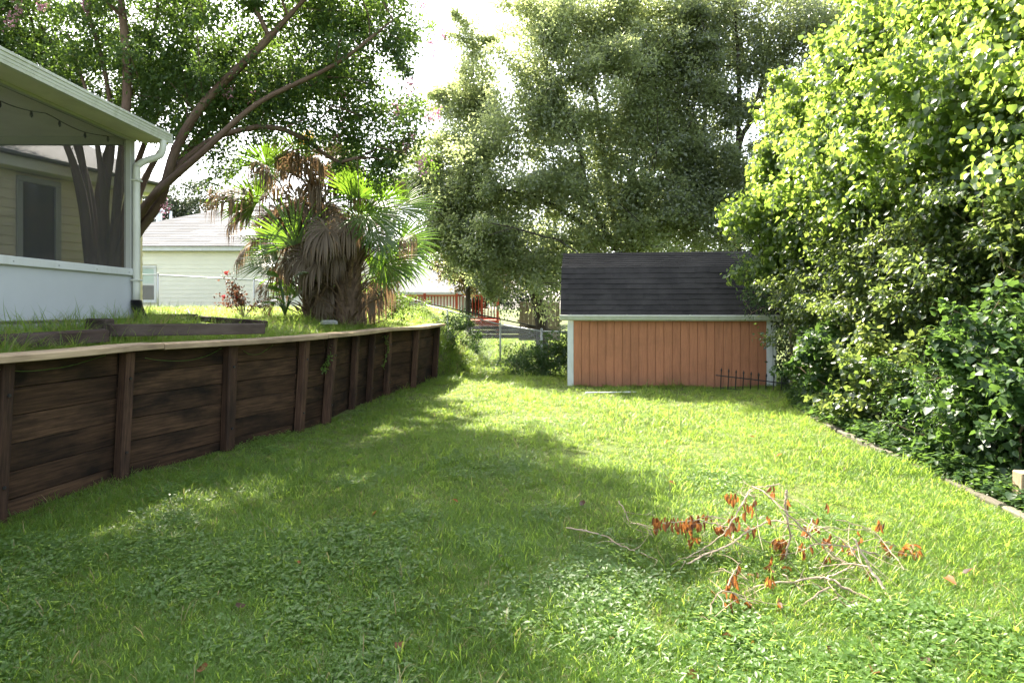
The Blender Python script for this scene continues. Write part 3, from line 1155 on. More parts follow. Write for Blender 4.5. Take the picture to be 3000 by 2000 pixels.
def build_far_shed():
    t = thing('board_fence', 'weathered tan board fence panel behind the fence, left of the brown shed', 'fence', W(1570, 960, 22))
    p0, p1 = W(1522, 960, 22), W(1640, 960, 22)
    n = 9
    mb0 = MB(); mb0.box((0, 0, .45), (.155, .025, .95), None, .004)
    me = mb0.mesh('board', M['old_board'])
    for k in range(n):
        q = p0.lerp(p1, (k + .5) / n)
        place('board', me, t, Vector((q.x, 22, p0.z + random.uniform(-.02, .02))) - wloc(t))
    mb = MB(); mb.box((p0 + p1) / 2 + Vector((0, .04, .25)), (1.6, .04, .09), None, .004)
    mb.build('rail', M['old_board'], t)
    mb = MB(); mb.box((p0 + p1) / 2 + Vector((0, .06, -.2)), (1.5, .08, .5), None, .004)
    mb.build('post', M['old_board'], t)
    t2 = MB()
    a, b = W(1330, 985, 21.5), W(1590, 985, 21.5)
    for k, zz in enumerate((0, .15, .3)):
        t2.box((a + b) / 2 + Vector((0, .1 * k, zz)), ((b - a).length, .14, .13), None, .01, .004)
    o = t2.build('log_border', M['timber'])
    tag(o, 'dark stacked border timbers on the slope below the red deck', 'timber border')


build_far_shed()


# ------------------------------------------------------------------ brown gambrel shed
def build_shed():
    O = Vector((1.19, 12.9, 0))
    u = Vector((.9914, -.131, 0)); v = Vector((.131, .9914, 0)); U = Vector((0, 0, 1))
    L, Dp = 4.07, 2.4
    t = thing('garden_shed', 'orange-brown garden shed with a black gambrel roof at the end of the lawn', 'shed', O)
    zt = 1.40
    nb = 23
    w = (L - .2) / nb
    mb0 = MB()
    mb0.box(u * (w / 2) - v * .008 + U * (zt / 2 - .04), (w - .008, .02, zt + .08), (u, v, U), .003)
    me = mb0.mesh('siding_board', M['shed'])
    for k in range(nb):
        mb0 = MB()
        mb0.box(u * (w / 2) - v * .008 + U * (zt / 2 - .04), (w - .008, .02, zt + .08), (u, v, U), .003)
        place('siding_board', mb0.mesh('siding_board', M['shed']), t, u * (.1 + k * w))
    mb = MB(); mb.box(O + u * L / 2 + v * (Dp / 2 + .005) + U * (zt / 2), (L - .04, Dp - .01, zt), (u, v, U))
    mb.build('wall', M['shed'], t)
    # gable ends
    for s in (.02, L - .06):
        mb = MB()
        mb.prism([(.02, 0), (.42, .92), (1.2, 1.33), (1.98, .92), (2.38, 0)], O + u * s + U * (zt + .005), (v, U, u), .04)
        mb.build('gable', M['shed'], t)
    for x in (.05, L - .05):
        mb = MB(); mb.box(O + u * x - v * .022 + U * (zt / 2 - .03), (.105, .03, zt + .06), (u, v, U), .004)
        mb.build('corner_board', M['shed_trim'], t)
    for x in (-.012, L + .012):
        mb = MB(); mb.box(O + u * x + v * .03 + U * (zt / 2 - .03), (.024, .1, zt + .06), (u, v, U), .004)
        mb.build('corner_board', M['shed_trim'], t)
    # roof deck: lower steep slope and upper shallow slope, both sides
    e0, e1, rg = (-.17, 1.46), (.38, 2.47), (1.2, 2.86)
    xl, xr = -.17, L + .13
    prof = [e0, e1, rg, (2 * rg[0] - e1[0], e1[1]), (2 * rg[0] - e0[0], e0[1]), (2 * rg[0] - e0[0] - .03, e0[1]), (2 * rg[0] - e1[0] - .02, e1[1] - .04), (rg[0], rg[1] - .04),
            (e1[0] + .02, e1[1] - .04), (e0[0] + .03, e0[1])]
    mb = MB(); mb.prism(prof, O + u * xl, (v, U, u), xr - xl)
    roof = mb.build('roof', M['shingle'], t)
    # shingles: one object each on the front slopes
    sw = .31
    def course(p, q, n):
        a, b = Vector((p[0], p[1])), Vector((q[0], q[1]))
        ex = (b - a) / n
        dirv = (v * ex.x + U * ex.y).normalized()
        nv = u.cross(dirv).normalized()
        if nv.dot(v) > 0: nv = -nv
        e = ex.length
        cache = []
        for q_ in range(6):
            mb = MB()
            ww = sw - .004
            j = random.uniform(-.006, .006)
            pts = [(0, j), (ww, j + random.uniform(-.004, .004)), (ww, e * 1.25), (0, e * 1.25)]
            vs = [u * x + dirv * y + nv * (.012 + random.uniform(-.002, .004) if y < e * .5 else .004) for x, y in pts] + [u * x + dirv * y + nv * .002 for x, y in pts]
            mb.add(vs, [(0, 1, 2, 3), (0, 4, 5, 1), (1, 5, 6, 2), (3, 2, 6, 7), (4, 0, 3, 7)])
            cache.append(mb.mesh('shingle', M['shingle']))
        for k in range(n):
            base = O + v * (a.x + ex.x * k) + U * (a.y + ex.y * k)
            off = (k % 2) * .5 * sw - .02
            x = xl - (sw / 2 if k % 2 else 0)
            while x < xr:
                x0_, x1_ = max(x, xl), min(x + sw, xr)
                if x1_ - x0_ > sw * .9:
                    me = random.choice(cache)
                elif x1_ - x0_ > .03:
                    mb = MB(); ww = x1_ - x0_ - .004
                    pts = [(0, 0), (ww, 0), (ww, e * 1.25), (0, e * 1.25)]
                    vs = [u * xx + dirv * y + nv * (.018 if y < e * .5 else .004) for xx, y in pts] + [u * xx + dirv * y + nv * .002 for xx, y in pts]
                    mb.add(vs, [(0, 1, 2, 3), (0, 4, 5, 1), (1, 5, 6, 2), (3, 2, 6, 7), (4, 0, 3, 7)])
                    me = mb.mesh('shingle', M['shingle'])
                else:
                    me = None
                if me is not None:
                    place('shingle', me, roof, base + u * x0_ - wloc(roof))
                x += sw
    course(e0, e1, 9)
    course(e1, rg, 8)
    mb = MB()
    n_ = 14
    for k in range(n_):
        a = xl + (xr - xl) * k / n_
        mb.prism([(1.08, 2.822), (1.2, 2.878), (1.32, 2.822), (1.32, 2.812), (1.2, 2.864), (1.08, 2.812)], O + u * a, (v, U, u), (xr - xl) / n_ - .006)
    mb.build('ridge_cap', M['shingle'], roof)
    # gutter and fascia
    mb = MB(); mb.box(O + u * ((xl + xr) / 2) - v * .125 + U * 1.41, (xr - xl - .02, .02, .1), (u, v, U), .003)
    mb.build('fascia', M['shed_trim'], t)
    mb = MB()
    prof = [(0, 0), (-.07, .0), (-.078, .03), (-.1, .06), (-.1, .09), (-.09, .094), (-.085, .07), (0, .07)]
    prof = [(x - .138, z) for x, z in prof]
    mb.prism(prof, O + u * (xl - .01) + U * 1.385, (v, U, u), xr - xl + .02)
    g = mb.build('gutter', M['gutter'], t)
    mb = MB()
    for x in (.05, 1.2, 2.45, 3.6):
        mb.box(O + u * x - v * .19 + U * 1.482, (.03, .1, .008), (u, v, U))
    mb.build('hanger', M['gutter'], g)
    # downspout at the right corner
    mb = MB()
    p = O + u * (L + .1) - v * .17
    p2 = O + u * (L + .06) + v * .0
    mb.tube([p + U * 1.39, p + U * 1.33, p2 + U * 1.22, p2 + U * 1.1, p2 + U * .6, p2 + U * .06], .032, 6, smooth=3)
    ds = mb.build('downspout', M['gutter'], t)
    mb = MB(); mb.box(O + u * (L - .03) - v * .045 + U * .95, (.22, .012, .03), (u, v, U), .003)
    mb.build('strap', M['shed_trim'], ds)
    mb = MB(); mb.box(O + u * L / 2 + v * .06 + U * -.03, (L - .1, .1, .1), (u, v, U), .01)
    mb.build('skid', M['timber'], t)
    # loose pipe in front
    mb = MB()
    a, b = G(1715, 1150, .035), G(1866, 1148, .035)
    mb.tube([a, b], .014, 7)
    tag(mb.build('pipe', M['pvc']), 'thin white plastic pipe lying in the grass before the shed', 'pipe')
    # low wrought iron border
    t2 = thing('iron_border', 'low black iron garden border leaning at the right end of the shed', 'garden border', G(2210, 1150, 0))
    A = G(2132, 1147, 0.0); A = Vector((4.02, 11.85, 0)); B = Vector((5.55, 11.35, 0))
    d = (B - A).normalized()
    tilt = Vector((0, -.12, 1)).normalized()
    mb = MB(); mb.tube([A - d * .1 + tilt * .33 , B + tilt * .17], .011, 5); mb.build('rail', M['iron'], t2)
    mb = MB(); mb.tube([A + tilt * .08, B + tilt * .0], .008, 5); mb.build('rail', M['iron'], t2)
    n_ = 13
    for k in range(n_):
        q = A.lerp(B, k / (n_ - 1))
        h = .40 - .16 * k / (n_ - 1)
        mb = MB(); mb.tube([q - tilt * .05, q + tilt * h, q + tilt * (h + .03), q + tilt * (h + .08)], [.010, .010, .018, .001], 5)
        mb.build('picket', M['iron'], t2)


build_shed()


# ------------------------------------------------------------------ chain-link fence
def build_fence():
    t = thing('chain_link_fence', 'galvanised chain-link fence falling from the terrace to the shed', 'fence', (-3, 19, 1))
    path = [(-16, 20.6, 1.62), (-11.7, 20.3, 1.52), (-8.4, 20.0, 1.34), (-5.4, 19.6, .95), (-2.7, 19.0, .53), (-.36, 18.9, -.08), (.8, 16.6, -.2), (2.2, 15.6, -.2)]
    P = [Vector(p) for p in path]
    Hf = 1.2
    U = Vector((0, 0, 1))
    for k in range(len(P) - 1):
        mb = MB(); mb.tube([P[k] + U * Hf, P[k + 1] + U * Hf], .021, 7); mb.build('top_rail', M['galv'], t, True)
    for k, p in enumerate(P):
        mb = MB(); mb.tube([p - U * .3, p + U * (Hf + .04)], .028, 8); po = mb.build('post', M['galv'], t, True)
        mb = MB(); mb.tube([p + U * (Hf + .035), p + U * (Hf + .06), p + U * (Hf + .085)], [.034, .034, .01], 8); mb.build('post_cap', M['galv'], po)
    q = P[3].lerp(P[4], .9)
    mb = MB(); mb.tube([W(1311, 1058, 17.8), W(1311, 905, 17.8)], .026, 8); mb.build('post', M['galv'], t, True)
    mb = MB()
    step = .055
    for k in range(len(P) - 1):
        a, b = P[k], P[k + 1]
        hz = (Vector((b.x, b.y, 0)) - Vector((a.x, a.y, 0))).length
        n = int(hz / step)
        for j in range(-int(Hf / step), n):
            for s in (1, -1):
                x0 = j * step if s == 1 else (j * step + Hf)
                x1 = x0 + s * Hf
                # clip to the bay
                z0, z1 = 0.0, Hf
                def clip(x0, z0, x1, z1):
                    if x0 < 0: z0 = z0 + (0 - x0) / (x1 - x0) * (z1 - z0); x0 = 0
                    if x0 > hz: z0 = z0 + (hz - x0) / (x1 - x0) * (z1 - z0); x0 = hz
                    if x1 < 0: z1 = z0 + (0 - x0) / (x1 - x0) * (z1 - z0) if x1 != x0 else z1; x1 = 0
                    if x1 > hz: z1 = z0 + (hz - x0) / (x1 - x0) * (z1 - z0) if x1 != x0 else z1; x1 = hz
                    return x0, z0, x1, z1
                if (x0 < 0 and x1 < 0) or (x0 > hz and x1 > hz): continue
                x0, z0, x1, z1 = clip(x0, z0, x1, z1)
                if abs(x1 - x0) < .01: continue
                p, q = a.lerp(b, x0 / hz) + U * z0, a.lerp(b, x1 / hz) + U * z1
                mb.tube([p, q], .0022, 3, cap=False)
    o = mb.build('wire_mesh', M['galv'], t); o['kind'] = 'stuff'
    mb = MB()
    mb.tube([W(1180, 868, 20), W(1239, 885, 19.4), W(1420, 925, 19.2), W(1592, 961, 19.2), W(1700, 985, 19.2)], .022, 6, smooth=4)
    tag(mb.build('cable', M['black'], None, True), 'thick black cable sloping down above the chain-link fence rail', 'cable')


build_fence()


# ------------------------------------------------------------------ trees
def pts_px(lst, d, jit=0.0):
    return [tuple(W(x, y, d + (random.uniform(-jit, jit) if k else 0))) for k, (x, y) in enumerate(lst)]


def build_crape():
    rng = np.random.default_rng(11)
    base = (-6.85, 10.6, 1.25)
    t = thing('crape_myrtle', 'many-stemmed crape myrtle with pink blossoms behind the screened porch', 'tree', base)
    d = 10.6
    S = [
        [base, W(285, 800, d), W(258, 600, d), W(235, 430, d + .2), W(190, 220, d + .4), W(90, 20, d + .6)],
        [base, W(320, 800, d), W(308, 600, d - .1), W(330, 400, d - .3), W(305, 200, d - .5), W(240, -20, d - .6)],
        [base, W(330, 800, d), W(345, 600, d + .2), W(395, 380, d + .4), W(440, 180, d + .6), W(470, -60, d + .8)],
        [base, W(345, 800, d), W(400, 690, d - .2), W(468, 590, d - .4), W(515, 440, d - .6), W(600, 300, d - .7), W(760, 140, d - .8), W(900, -10, d - 1.0)],
        [base, W(350, 790, d), W(420, 640, d + .3), W(560, 430, d + .5), W(690, 320, d + .6), W(880, 230, d + .7), W(1080, 130, d + .8)],
        [base, W(270, 800, d), W(240, 560, d - .3), W(150, 330, d - .6), W(30, 170, d - .8), W(-150, 60, d - .9)],
        [base, W(310, 800, d), W(290, 560, d + .5), W(370, 300, d + .9), W(520, 120, d + 1.2), W(640, -80, d + 1.3)],
    ]
    more = [([(285, 800), (262, 560), (180, 300), (110, 120), (60, -60)], .5), ([(300, 800), (300, 560), (268, 330), (200, 100)], -.6), ([(330, 800), (345, 560), (365, 380), (372, 200), (350, -50)], -.9),
            ([(345, 800), (380, 560), (440, 380), (520, 220), (590, 20)], .9), ([(350, 790), (410, 560), (500, 400), (640, 250), (720, 80)], 1.2), ([(345, 780), (430, 600), (540, 470), (640, 400), (760, 370)], -.5),
            ([(345, 780), (420, 610), (600, 440), (760, 300), (980, 190), (1150, 60)], -1.0), ([(270, 800), (240, 600), (190, 420), (90, 300), (-60, 230)], .4)]
    for pl, dz in more:
        S.append([base] + [W(x, y, d + dz * min(1, k / 2)) for k, (x, y) in enumerate(pl)])
    S = [[tuple(q) for q in st] for st in S]
    ells = [((-7.2, 10.7, 6.9), (2.6, 2.0, 1.9)), ((-5.0, 10.7, 6.6), (2.2, 1.9, 1.8)), ((-3.35, 10.9, 6.0), (1.3, 1.3, 1.25)), ((-2.5, 10.9, 5.0), (.85, .9, .8)),
            ((-9.6, 10.5, 6.6), (1.8, 1.9, 1.8)), ((-4.3, 10.5, 5.2), (1.3, 1.1, .8)), ((-5.2, 10.3, 4.6), (.6, .7, .6)), ((-6.0, 10.9, 5.5), (1.5, 1.4, 1.0)),
            ((-2.15, 10.8, 4.35), (.4, .5, .5)), ((-8.2, 10.4, 5.4), (1.2, 1.2, .7)),
            ((-1.95, 10.2, 6.5), (.55, .9, .85)), ((-4.5, 9.0, 8.15), (.95, 1.2, .7)), ((-5.2, 8.7, 8.6), (1.3, 1.4, .8)), ((-6.2, 9.4, 8.5), (1.6, 1.6, .8)), ((-3.45, 9.8, 7.5), (.75, .8, .6)), ((-4.6, 9.5, 8.2), (1.0, 1.2, .7)), ((-5.2, 9.2, 8.3), (1.4, 1.5, .7)), ((-2.0, 10.3, 6.4), (.4, .6, .6)), ((-2.9, 10.3, 6.9), (.8, .9, .7)), ((-1.75, 10.7, 4.9), (.42, .6, .6)), ((-3.3, 9.9, 7.8), (1.15, 1.2, .8)), ((-4.7, 9.6, 8.2), (1.3, 1.3, .8)), ((-2.3, 10.6, 3.9), (.3, .4, .35))]
    P, O, B, R = crown_points(ells, 225000, .42, rng, .7, .5, .9, .2)
    rr = np.random.default_rng(3)
    A = B[rr.permutation(len(B))[:760]]
    mb = grow_tree(S, A, .32, rng, .0065, 2.25, r_max=.24, sides=8, step=.28, wig=.07, stem_r=(.165, .013))
    mb.build('trunk', M['bark'], t, True)
    leaf_crown('crown', t, P, O, R, M['crape_leaf'], .074, T_RHOMB, rng, .6, .3)
    # blossom panicles at the crown's edge
    spots = [(55, 20), (120, 12), (30, 60), (250, 10), (740, 290), (1010, 285), (1270, 140), (1290, 105), (1205, 250), (1280, 330), (1190, 430), (1235, 480),
             (1205, 395), (1255, 345), (1000, 360), (1160, 320), (480, 610), (985, 410), (675, 275), (1240, 20)]
    for k, (x, y) in enumerate(spots):
        c = np.array(W(x, y, 10.3 + .5 * rng.uniform(-1, 1) + (.3 if x > 900 else 0)))
        n = 46
        q = rng.normal(size=(n, 3)) * np.array([.045, .045, .08])
        V, T = leaves_np(c + q, norm(rng.normal(size=(n, 3))), norm(rng.normal(size=(n, 3))), rng.uniform(.03, .05, n), T_HEART)
        o = place('blossom', np_mesh('blossom', V - np.array(base), T, M['pink_petal'], np.repeat(rng.uniform(0, 1, n), 6)), t)


build_crape()


def oak(name, label, base, stems, ells, n, mat, size, r_max, seed, bough=.75, att=420, bark='bark_dark', tmpl=T_RHOMB, group=None, dens=.9, cat='tree', shell=.5, up=.6, droop=.3, flat=.65):
    rng = np.random.default_rng(seed)
    t = thing(name, label, cat, base, group)
    if r_max > .15: ells = [(c, (r[0], r[1] * .75, r[2])) for c, r in ells]
    P, O, B, R = crown_points(ells, n, bough, rng, flat, shell, dens)
    A = B[rng.permutation(len(B))[:att]]
    mb = grow_tree([[base] + list(s) for s in stems], A, .3, rng, .012 if r_max > .1 else .004, 2.3, r_max=r_max, sides=7, step=.5 if r_max > .1 else .2, wig=.06)
    mb.build('trunk', M[bark], t, True)
    leaf_crown('crown', t, P, O, R, M[mat], size, tmpl, rng, up, droop)
    return t, P, O, R, rng


GT = 'tall trees behind the shed'
oak('oak_tree', 'pointed evergreen tree left of the shed, its narrow top against the sky', (.95, 19.2, -.2),
    [[(.85, 19.2, 1.6), (.2, 19.0, 3.4), (-.7, 18.8, 5.4), (-1.15, 18.8, 8), (-1.2, 18.8, 10.6)]],
    [((-1.15, 18.8, 9.9), (.5, .5, 1.1)), ((-1.2, 18.8, 8.5), (.95, .9, 1.0)), ((-1.3, 18.7, 7.1), (1.3, 1.2, 1.1)), ((-1.75, 18.6, 5.9), (1.35, 1.3, 1.0)), ((-1.2, 18.3, 4.9), (1.5, 1.4, 1.0)),
     ((-2.35, 18.7, 5.0), (.7, .8, .8)), ((-1.7, 18.0, 4.0), (1.0, 1, .8)), ((-.9, 17.8, 3.4), (1.1, 1, .9)), ((-1.35, 17.6, 3.25), (.8, .8, .5)), ((-2.1, 18.2, 3.6), (.5, .6, .5))],
    85000, 'oak_leaf', .1, .2, 21, .6, 300, group=GT)
oak('oak_tree', 'broad grey-green oak straight behind the shed with spreading dark limbs', (2.6, 17.6, -.2),
    [[W(1850, 760, 17.6), W(1840, 600, 17.6), W(1870, 300, 17.8), W(1830, 0, 18)],
     [W(1850, 780, 17.6), W(1780, 690, 17.4), W(1720, 560, 17.2), W(1690, 400, 17.2), W(1600, 200, 17.4)],
     [W(1850, 760, 17.6), W(1800, 650, 17.6), W(1770, 480, 17.5), W(1740, 250, 17.6), W(1700, 0, 17.8)],
     [W(1850, 800, 17.6), W(1650, 620, 17.3), W(1500, 560, 17.2), W(1380, 560, 17.2)],
     [W(1850, 780, 17.6), W(1960, 640, 17.6), W(2050, 450, 17.7), W(2080, 200, 17.8)]],
    [((1.35, 18, 10.2), (1.15, 1.6, 1.3)), ((2.9, 18.2, 10.1), (2.0, 1.8, 1.2)), ((1.1, 17.6, 8.7), (1.15, 1.4, 1.2)), ((2.4, 17.5, 8.4), (1.9, 1.6, 1.3)), ((4.3, 17.9, 8.3), (1.4, 1.5, 1.5)),
     ((0.1, 17.3, 6.7), (1.35, 1.3, 1.0)), ((1.7, 17.1, 6.6), (1.4, 1.2, 1.0)), ((3.4, 17.3, 6.4), (1.4, 1.3, 1.0)), ((-.4, 17.3, 5.0), (1.3, 1.2, .9)), ((1.2, 16.9, 4.9), (1.3, 1.1, .8)),
     ((2.9, 17.0, 4.7), (1.3, 1.1, .8)), ((4.4, 17.4, 5.0), (1.2, 1.2, 1.1)), ((.2, 16.9, 3.4), (1.1, 1.0, .9)), ((-.55, 17.2, 3.7), (1.0, 1.0, 1.0)), ((.9, 16.8, 2.6), (.8, .8, .6)), ((-.15, 17.0, 2.55), (.95, .8, .65)),
     ((1.9, 16.9, 3.5), (1.2, .9, .7)), ((3.6, 16.9, 3.5), (1.2, .9, .8)), ((2.6, 17.5, 5.7), (1.4, 1.0, .9)), ((4.9, 17.6, 6.4), (1.1, 1, 1.1)), ((4.5, 17.7, 10.0), (1.2, 1.2, 1.1)), ((3.9, 17.6, 7.2), (1.2, 1.1, 1.0)), ((2.3, 17.7, 3.9), (1.6, .9, .9)), ((3.9, 17.8, 4.0), (1.3, .9, 1.0)), ((1.0, 17.6, 7.6), (1.1, 1.0, .8))],
    180000, 'oak_leaf', .108, .26, 22, .65, 560, group=GT)
oak('oak_tree', 'dark tall tree with a straight bare trunk between the oak and the bright vines', (6.45, 17.6, -.1),
    [[W(2158, 700, 17.6), W(2160, 500, 17.6), W(2165, 250, 17.6), W(2150, -50, 17.7)], [W(2160, 480, 17.6), W(2210, 330, 17.7), W(2260, 100, 17.8)]],
    [((6.0, 17.9, 10.0), (1.5, 1.4, 1.2)), ((8.0, 17.5, 9.8), (1.7, 1.5, 1.3)), ((5.6, 17.8, 7.6), (1.2, 1.2, 1.4)), ((7.6, 17.2, 7.4), (1.5, 1.3, 1.4)), ((6.4, 17.0, 5.2), (1.3, 1.1, 1.1)),
     ((5.4, 16.7, 4.0), (1.1, 1, .9)), ((5.3, 17.5, 5.9), (1.1, 1, 1.1)), ((5.0, 17.2, 4.3), (1.2, .9, 1.2)), ((5.2, 17.6, 9.2), (1.0, 1.2, 1.2)), ((9.6, 17, 8.0), (1.6, 1.5, 2.0)), ((8.2, 16.8, 4.6), (1.5, 1.2, 1.5))],
    135000, 'oak_leaf_dark', .1, .18, 23, .65, 330, group=GT)
oak('magnolia_tree', 'small brownish magnolia between the red deck and the big oak', (-1.45, 21.0, .0),
    [[(-1.5, 21, 1.4), (-1.5, 21, 3.2)]],
    [((-1.65, 21, 3.3), (.75, .7, .9)), ((-1.15, 20.8, 3.0), (.7, .7, .6)), ((-.5, 20.6, 2.9), (.6, .7, .6))],
    9000, 'brown_oak_leaf', .11, .09, 24, .35, 80)
oak('round_tree', 'round dark tree far behind the grey roof, left of the palms', (-18.0, 34, 1.2),
    [[(-18, 34, 4), (-18, 34, 7)]],
    [((-18.1, 34, 7.0), (2.1, 1.8, 1.9)), ((-19.8, 34, 6.2), (1.6, 1.6, 1.6)), ((-17.4, 34, 5.4), (1.4, 1.4, 1.2))],
    16000, 'far_leaf', .17, .2, 25, .7, 90)
GF = 'far trees beyond the deck'
for k, (x, y, h, r, lab) in enumerate(((-3.3, 41, 5.2, 2.4, 'hazy green tree far behind the red deck'), (1.5, 38, 6.5, 3.0, 'far tree showing under the oak crown'),
                                       (6.5, 36, 7.5, 3.2, 'far tree behind the shed roof'), (11.5, 34, 8, 3.2, 'far tree behind the bright vine tree'))):
    oak('distant_tree', lab, (x, y, .5), [[(x, y, 3), (x, y, h * .8)]],
        [((x, y, h), (r, r * .8, r * .8)), ((x - r * .7, y, h * .7), (r * .8, r * .7, r * .7)), ((x + r * .6, y, h * .65), (r * .8, r * .7, r * .8)), ((x, y, h * .45), (r, r * .7, r * .6))],
        14000, 'far_leaf', .2, .2, 30 + k, .8, 70, group=GF)


# ------------------------------------------------------------------ the green side: vine-covered trees, thicket, shrubs
def vine_tree(label, base, stems, ells, n, seed, size=.125, mat='vine_leaf', single=300, bough=.34, bark='bark_dark', droop=1.1, name='vine_covered_tree', group='vine-covered trees along the right edge'):
    rng = np.random.default_rng(seed)
    t = thing(name, label, 'tree', base, group)
    P, O, B, R = crown_points(ells, n, bough, rng, .9, .35, 1.15, .3, 1, 1.3)
    A = B[rng.permutation(len(B))[:180]]
    mb = grow_tree([[base] + list(s) for s in stems], A, .3, rng, .004, 2.3, r_max=.09, sides=6, step=.3, wig=.08)
    mb.build('trunk', M[bark], t, True)
    # the leaves nearest the eye stand alone
    dist = np.linalg.norm(P - np.array([0, 0, EYE]), axis=1)
    cx = 1500 + F * P[:, 0] / P[:, 1]; cy = HY - F * (P[:, 2] - EYE) / P[:, 1]
    ok = (cx > 0) & (cx < 2990) & (cy > 10) & (cy < 1990)
    # facing side first
    front = dist + rng.uniform(0, 1.2, len(P)) + np.where(ok, 0, 100)
    order = np.argsort(front)
    alone = order[:single]
    rest = np.ones(len(P), bool); rest[alone] = False
    leaf_crown('crown', t, P[rest], O[rest], R[rest], M[mat], size, T_HEART, rng, .25, droop)
    tv, tf = T_HEART
    base_mesh = []
    for k in range(5):
        base_mesh.append(np_mesh('leaf', tv * 1.0, tf, M[mat], np.full(6, k / 4)))
    lo = wloc(t)
    for i in alone:
        dv = Vector(O[i] * .6 + rng.normal(size=3) * .5 + np.array([0, 0, -droop])).normalized()
        nv = Vector(O[i] * .5 + rng.normal(size=3) * .5 + np.array([0, 0, .25]))
        x = dv.cross(nv).normalized(); z = x.cross(dv)
        m = Matrix((x, dv, z)).transposed().to_4x4()
        s = size * rng.uniform(.7, 1.25)
        o = place('leaf', base_mesh[int(rng.integers(5))], t)
        o.matrix_local = Matrix.Translation(Vector(P[i]) - lo) @ m @ Matrix.Scale(s, 4)
    return t


def face(yc, ry, top, w=0.0):
    e = [((5.3 + w, yc, 3.45), (1.0, ry, .85)), ((5.4 + w, yc, 4.3), (1.0, ry, .9)), ((5.75 + w, yc, 2.7), (.85, ry, .55))]
    z, x = 5.1, 5.75
    while z < top:
        e.append(((x + w, yc, z), (1.0, ry, .9))); z += .8; x += .42
    return e


vine_tree('bright vine-covered tree next to the shed, the farthest along the right edge', (5.9, 11.2, 0), [[(5.8, 11.2, 2.0), (5.6, 11.2, 4.0), (5.8, 11, 5.2)]],
          face(11.0, 1.25, 5.3) + [((4.95, 11.6, 4.2), (.5, .6, .5)), ((5.1, 11.3, 2.6), (.6, .8, .5))], 40000, 41, .085)
vine_tree('tall bright vine-covered tree whose top leaves the frame right of the oak', (6.2, 9.2, 0), [[(6.1, 9.2, 2), (5.8, 9.2, 4), (5.9, 9.2, 6.2)]],
          face(9.2, 1.3, 6.9), 44000, 42, .08)
vine_tree('bright vine-covered tree with big heart-shaped leaves in the middle of the right edge', (6.1, 7.5, 0), [[(6.0, 7.5, 2), (5.6, 7.5, 3.6), (5.8, 7.5, 6)]],
          face(7.5, 1.25, 6.9), 42000, 43, .076)
vine_tree('nearest vine-covered tree, its leaves filling the upper right corner', (6.0, 5.8, 0), [[(5.9, 5.8, 2), (5.6, 5.8, 3.6), (5.6, 5.8, 5)]],
          face(5.8, 1.2, 6.2, .1), 38000, 44, .07)

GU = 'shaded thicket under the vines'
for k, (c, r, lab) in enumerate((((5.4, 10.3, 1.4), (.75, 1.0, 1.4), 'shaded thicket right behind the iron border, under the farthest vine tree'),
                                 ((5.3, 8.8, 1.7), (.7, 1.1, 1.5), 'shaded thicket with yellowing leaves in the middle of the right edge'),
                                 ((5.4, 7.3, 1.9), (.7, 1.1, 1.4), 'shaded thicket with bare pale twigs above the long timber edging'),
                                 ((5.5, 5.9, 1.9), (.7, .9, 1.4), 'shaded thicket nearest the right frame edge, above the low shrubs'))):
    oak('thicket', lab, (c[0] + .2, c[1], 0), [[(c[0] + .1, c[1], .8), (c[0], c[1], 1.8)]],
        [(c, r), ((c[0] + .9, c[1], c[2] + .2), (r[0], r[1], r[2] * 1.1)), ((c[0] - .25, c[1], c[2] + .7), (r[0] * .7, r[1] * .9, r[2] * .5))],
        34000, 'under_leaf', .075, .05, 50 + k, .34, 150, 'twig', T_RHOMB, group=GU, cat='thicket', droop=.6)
GL = 'low shrubs behind the timber edging'
for k, (c, r, lab, mt) in enumerate((((4.85, 9.3, .62), (.5, 1.0, .7), 'leafy low shrub at the far end of the timber edging', 'shrub_leaf'),
                                     ((4.75, 7.9, .55), (.48, 1.05, .6), 'dark low shrub along the middle of the timber edging', 'under_leaf'),
                                     ((4.62, 6.6, .6), (.45, .95, .65), 'low shrub with upright sprays in the middle of the edging', 'shrub_leaf'),
                                     ((4.55, 5.5, .8), (.5, .8, .85), 'large-leaved green shrub beside the short timber post', 'shrub_leaf'),
                                     ((4.7, 4.4, .5), (.45, .6, .6), 'nearest low shrub at the right frame edge', 'shrub_leaf'))):
    oak('low_shrub', lab, (c[0], c[1], 0), [[(c[0], c[1], .2), (c[0], c[1], .5)]],
        [(c, r), ((c[0] + .5, c[1] + .1, c[2] - .05), (r[0], r[1], r[2]))],
        13000, mt, .068, .02, 60 + k, .22, 90, 'twig', T_HEART if k != 2 else T_LANCE, group=GL, cat='shrub', droop=.3, up=.8)
oak('sapling', 'dark green sapling leaning over the right end of the shed roof', (5.35, 11.75, 0), [[(5.3, 11.75, 1.4), (5.0, 11.75, 2.4), (4.8, 11.7, 3.3)]],
    [((4.72, 11.7, 3.2), (.38, .45, .5)), ((4.7, 11.7, 2.55), (.42, .45, .45)), ((4.85, 11.75, 2.0), (.4, .4, .4)), ((4.95, 11.8, 3.6), (.35, .4, .4))],
    5200, 'shrub_leaf', .08, .03, 71, .22, 80, 'twig', T_LANCE, cat='sapling')
oak('dark_shrub', 'dark leafy shrub crowding the right end of the shed', (5.75, 11.9, 0), [[(5.7, 11.9, .5), (5.7, 11.9, 1.2)]],
    [((5.75, 11.9, 1.0), (.45, .6, 1.0)), ((5.6, 12.6, 1.3), (.4, .6, 1.0))], 5200, 'dark_leaf', .08, .03, 72, .25, 80, 'twig', cat='shrub')

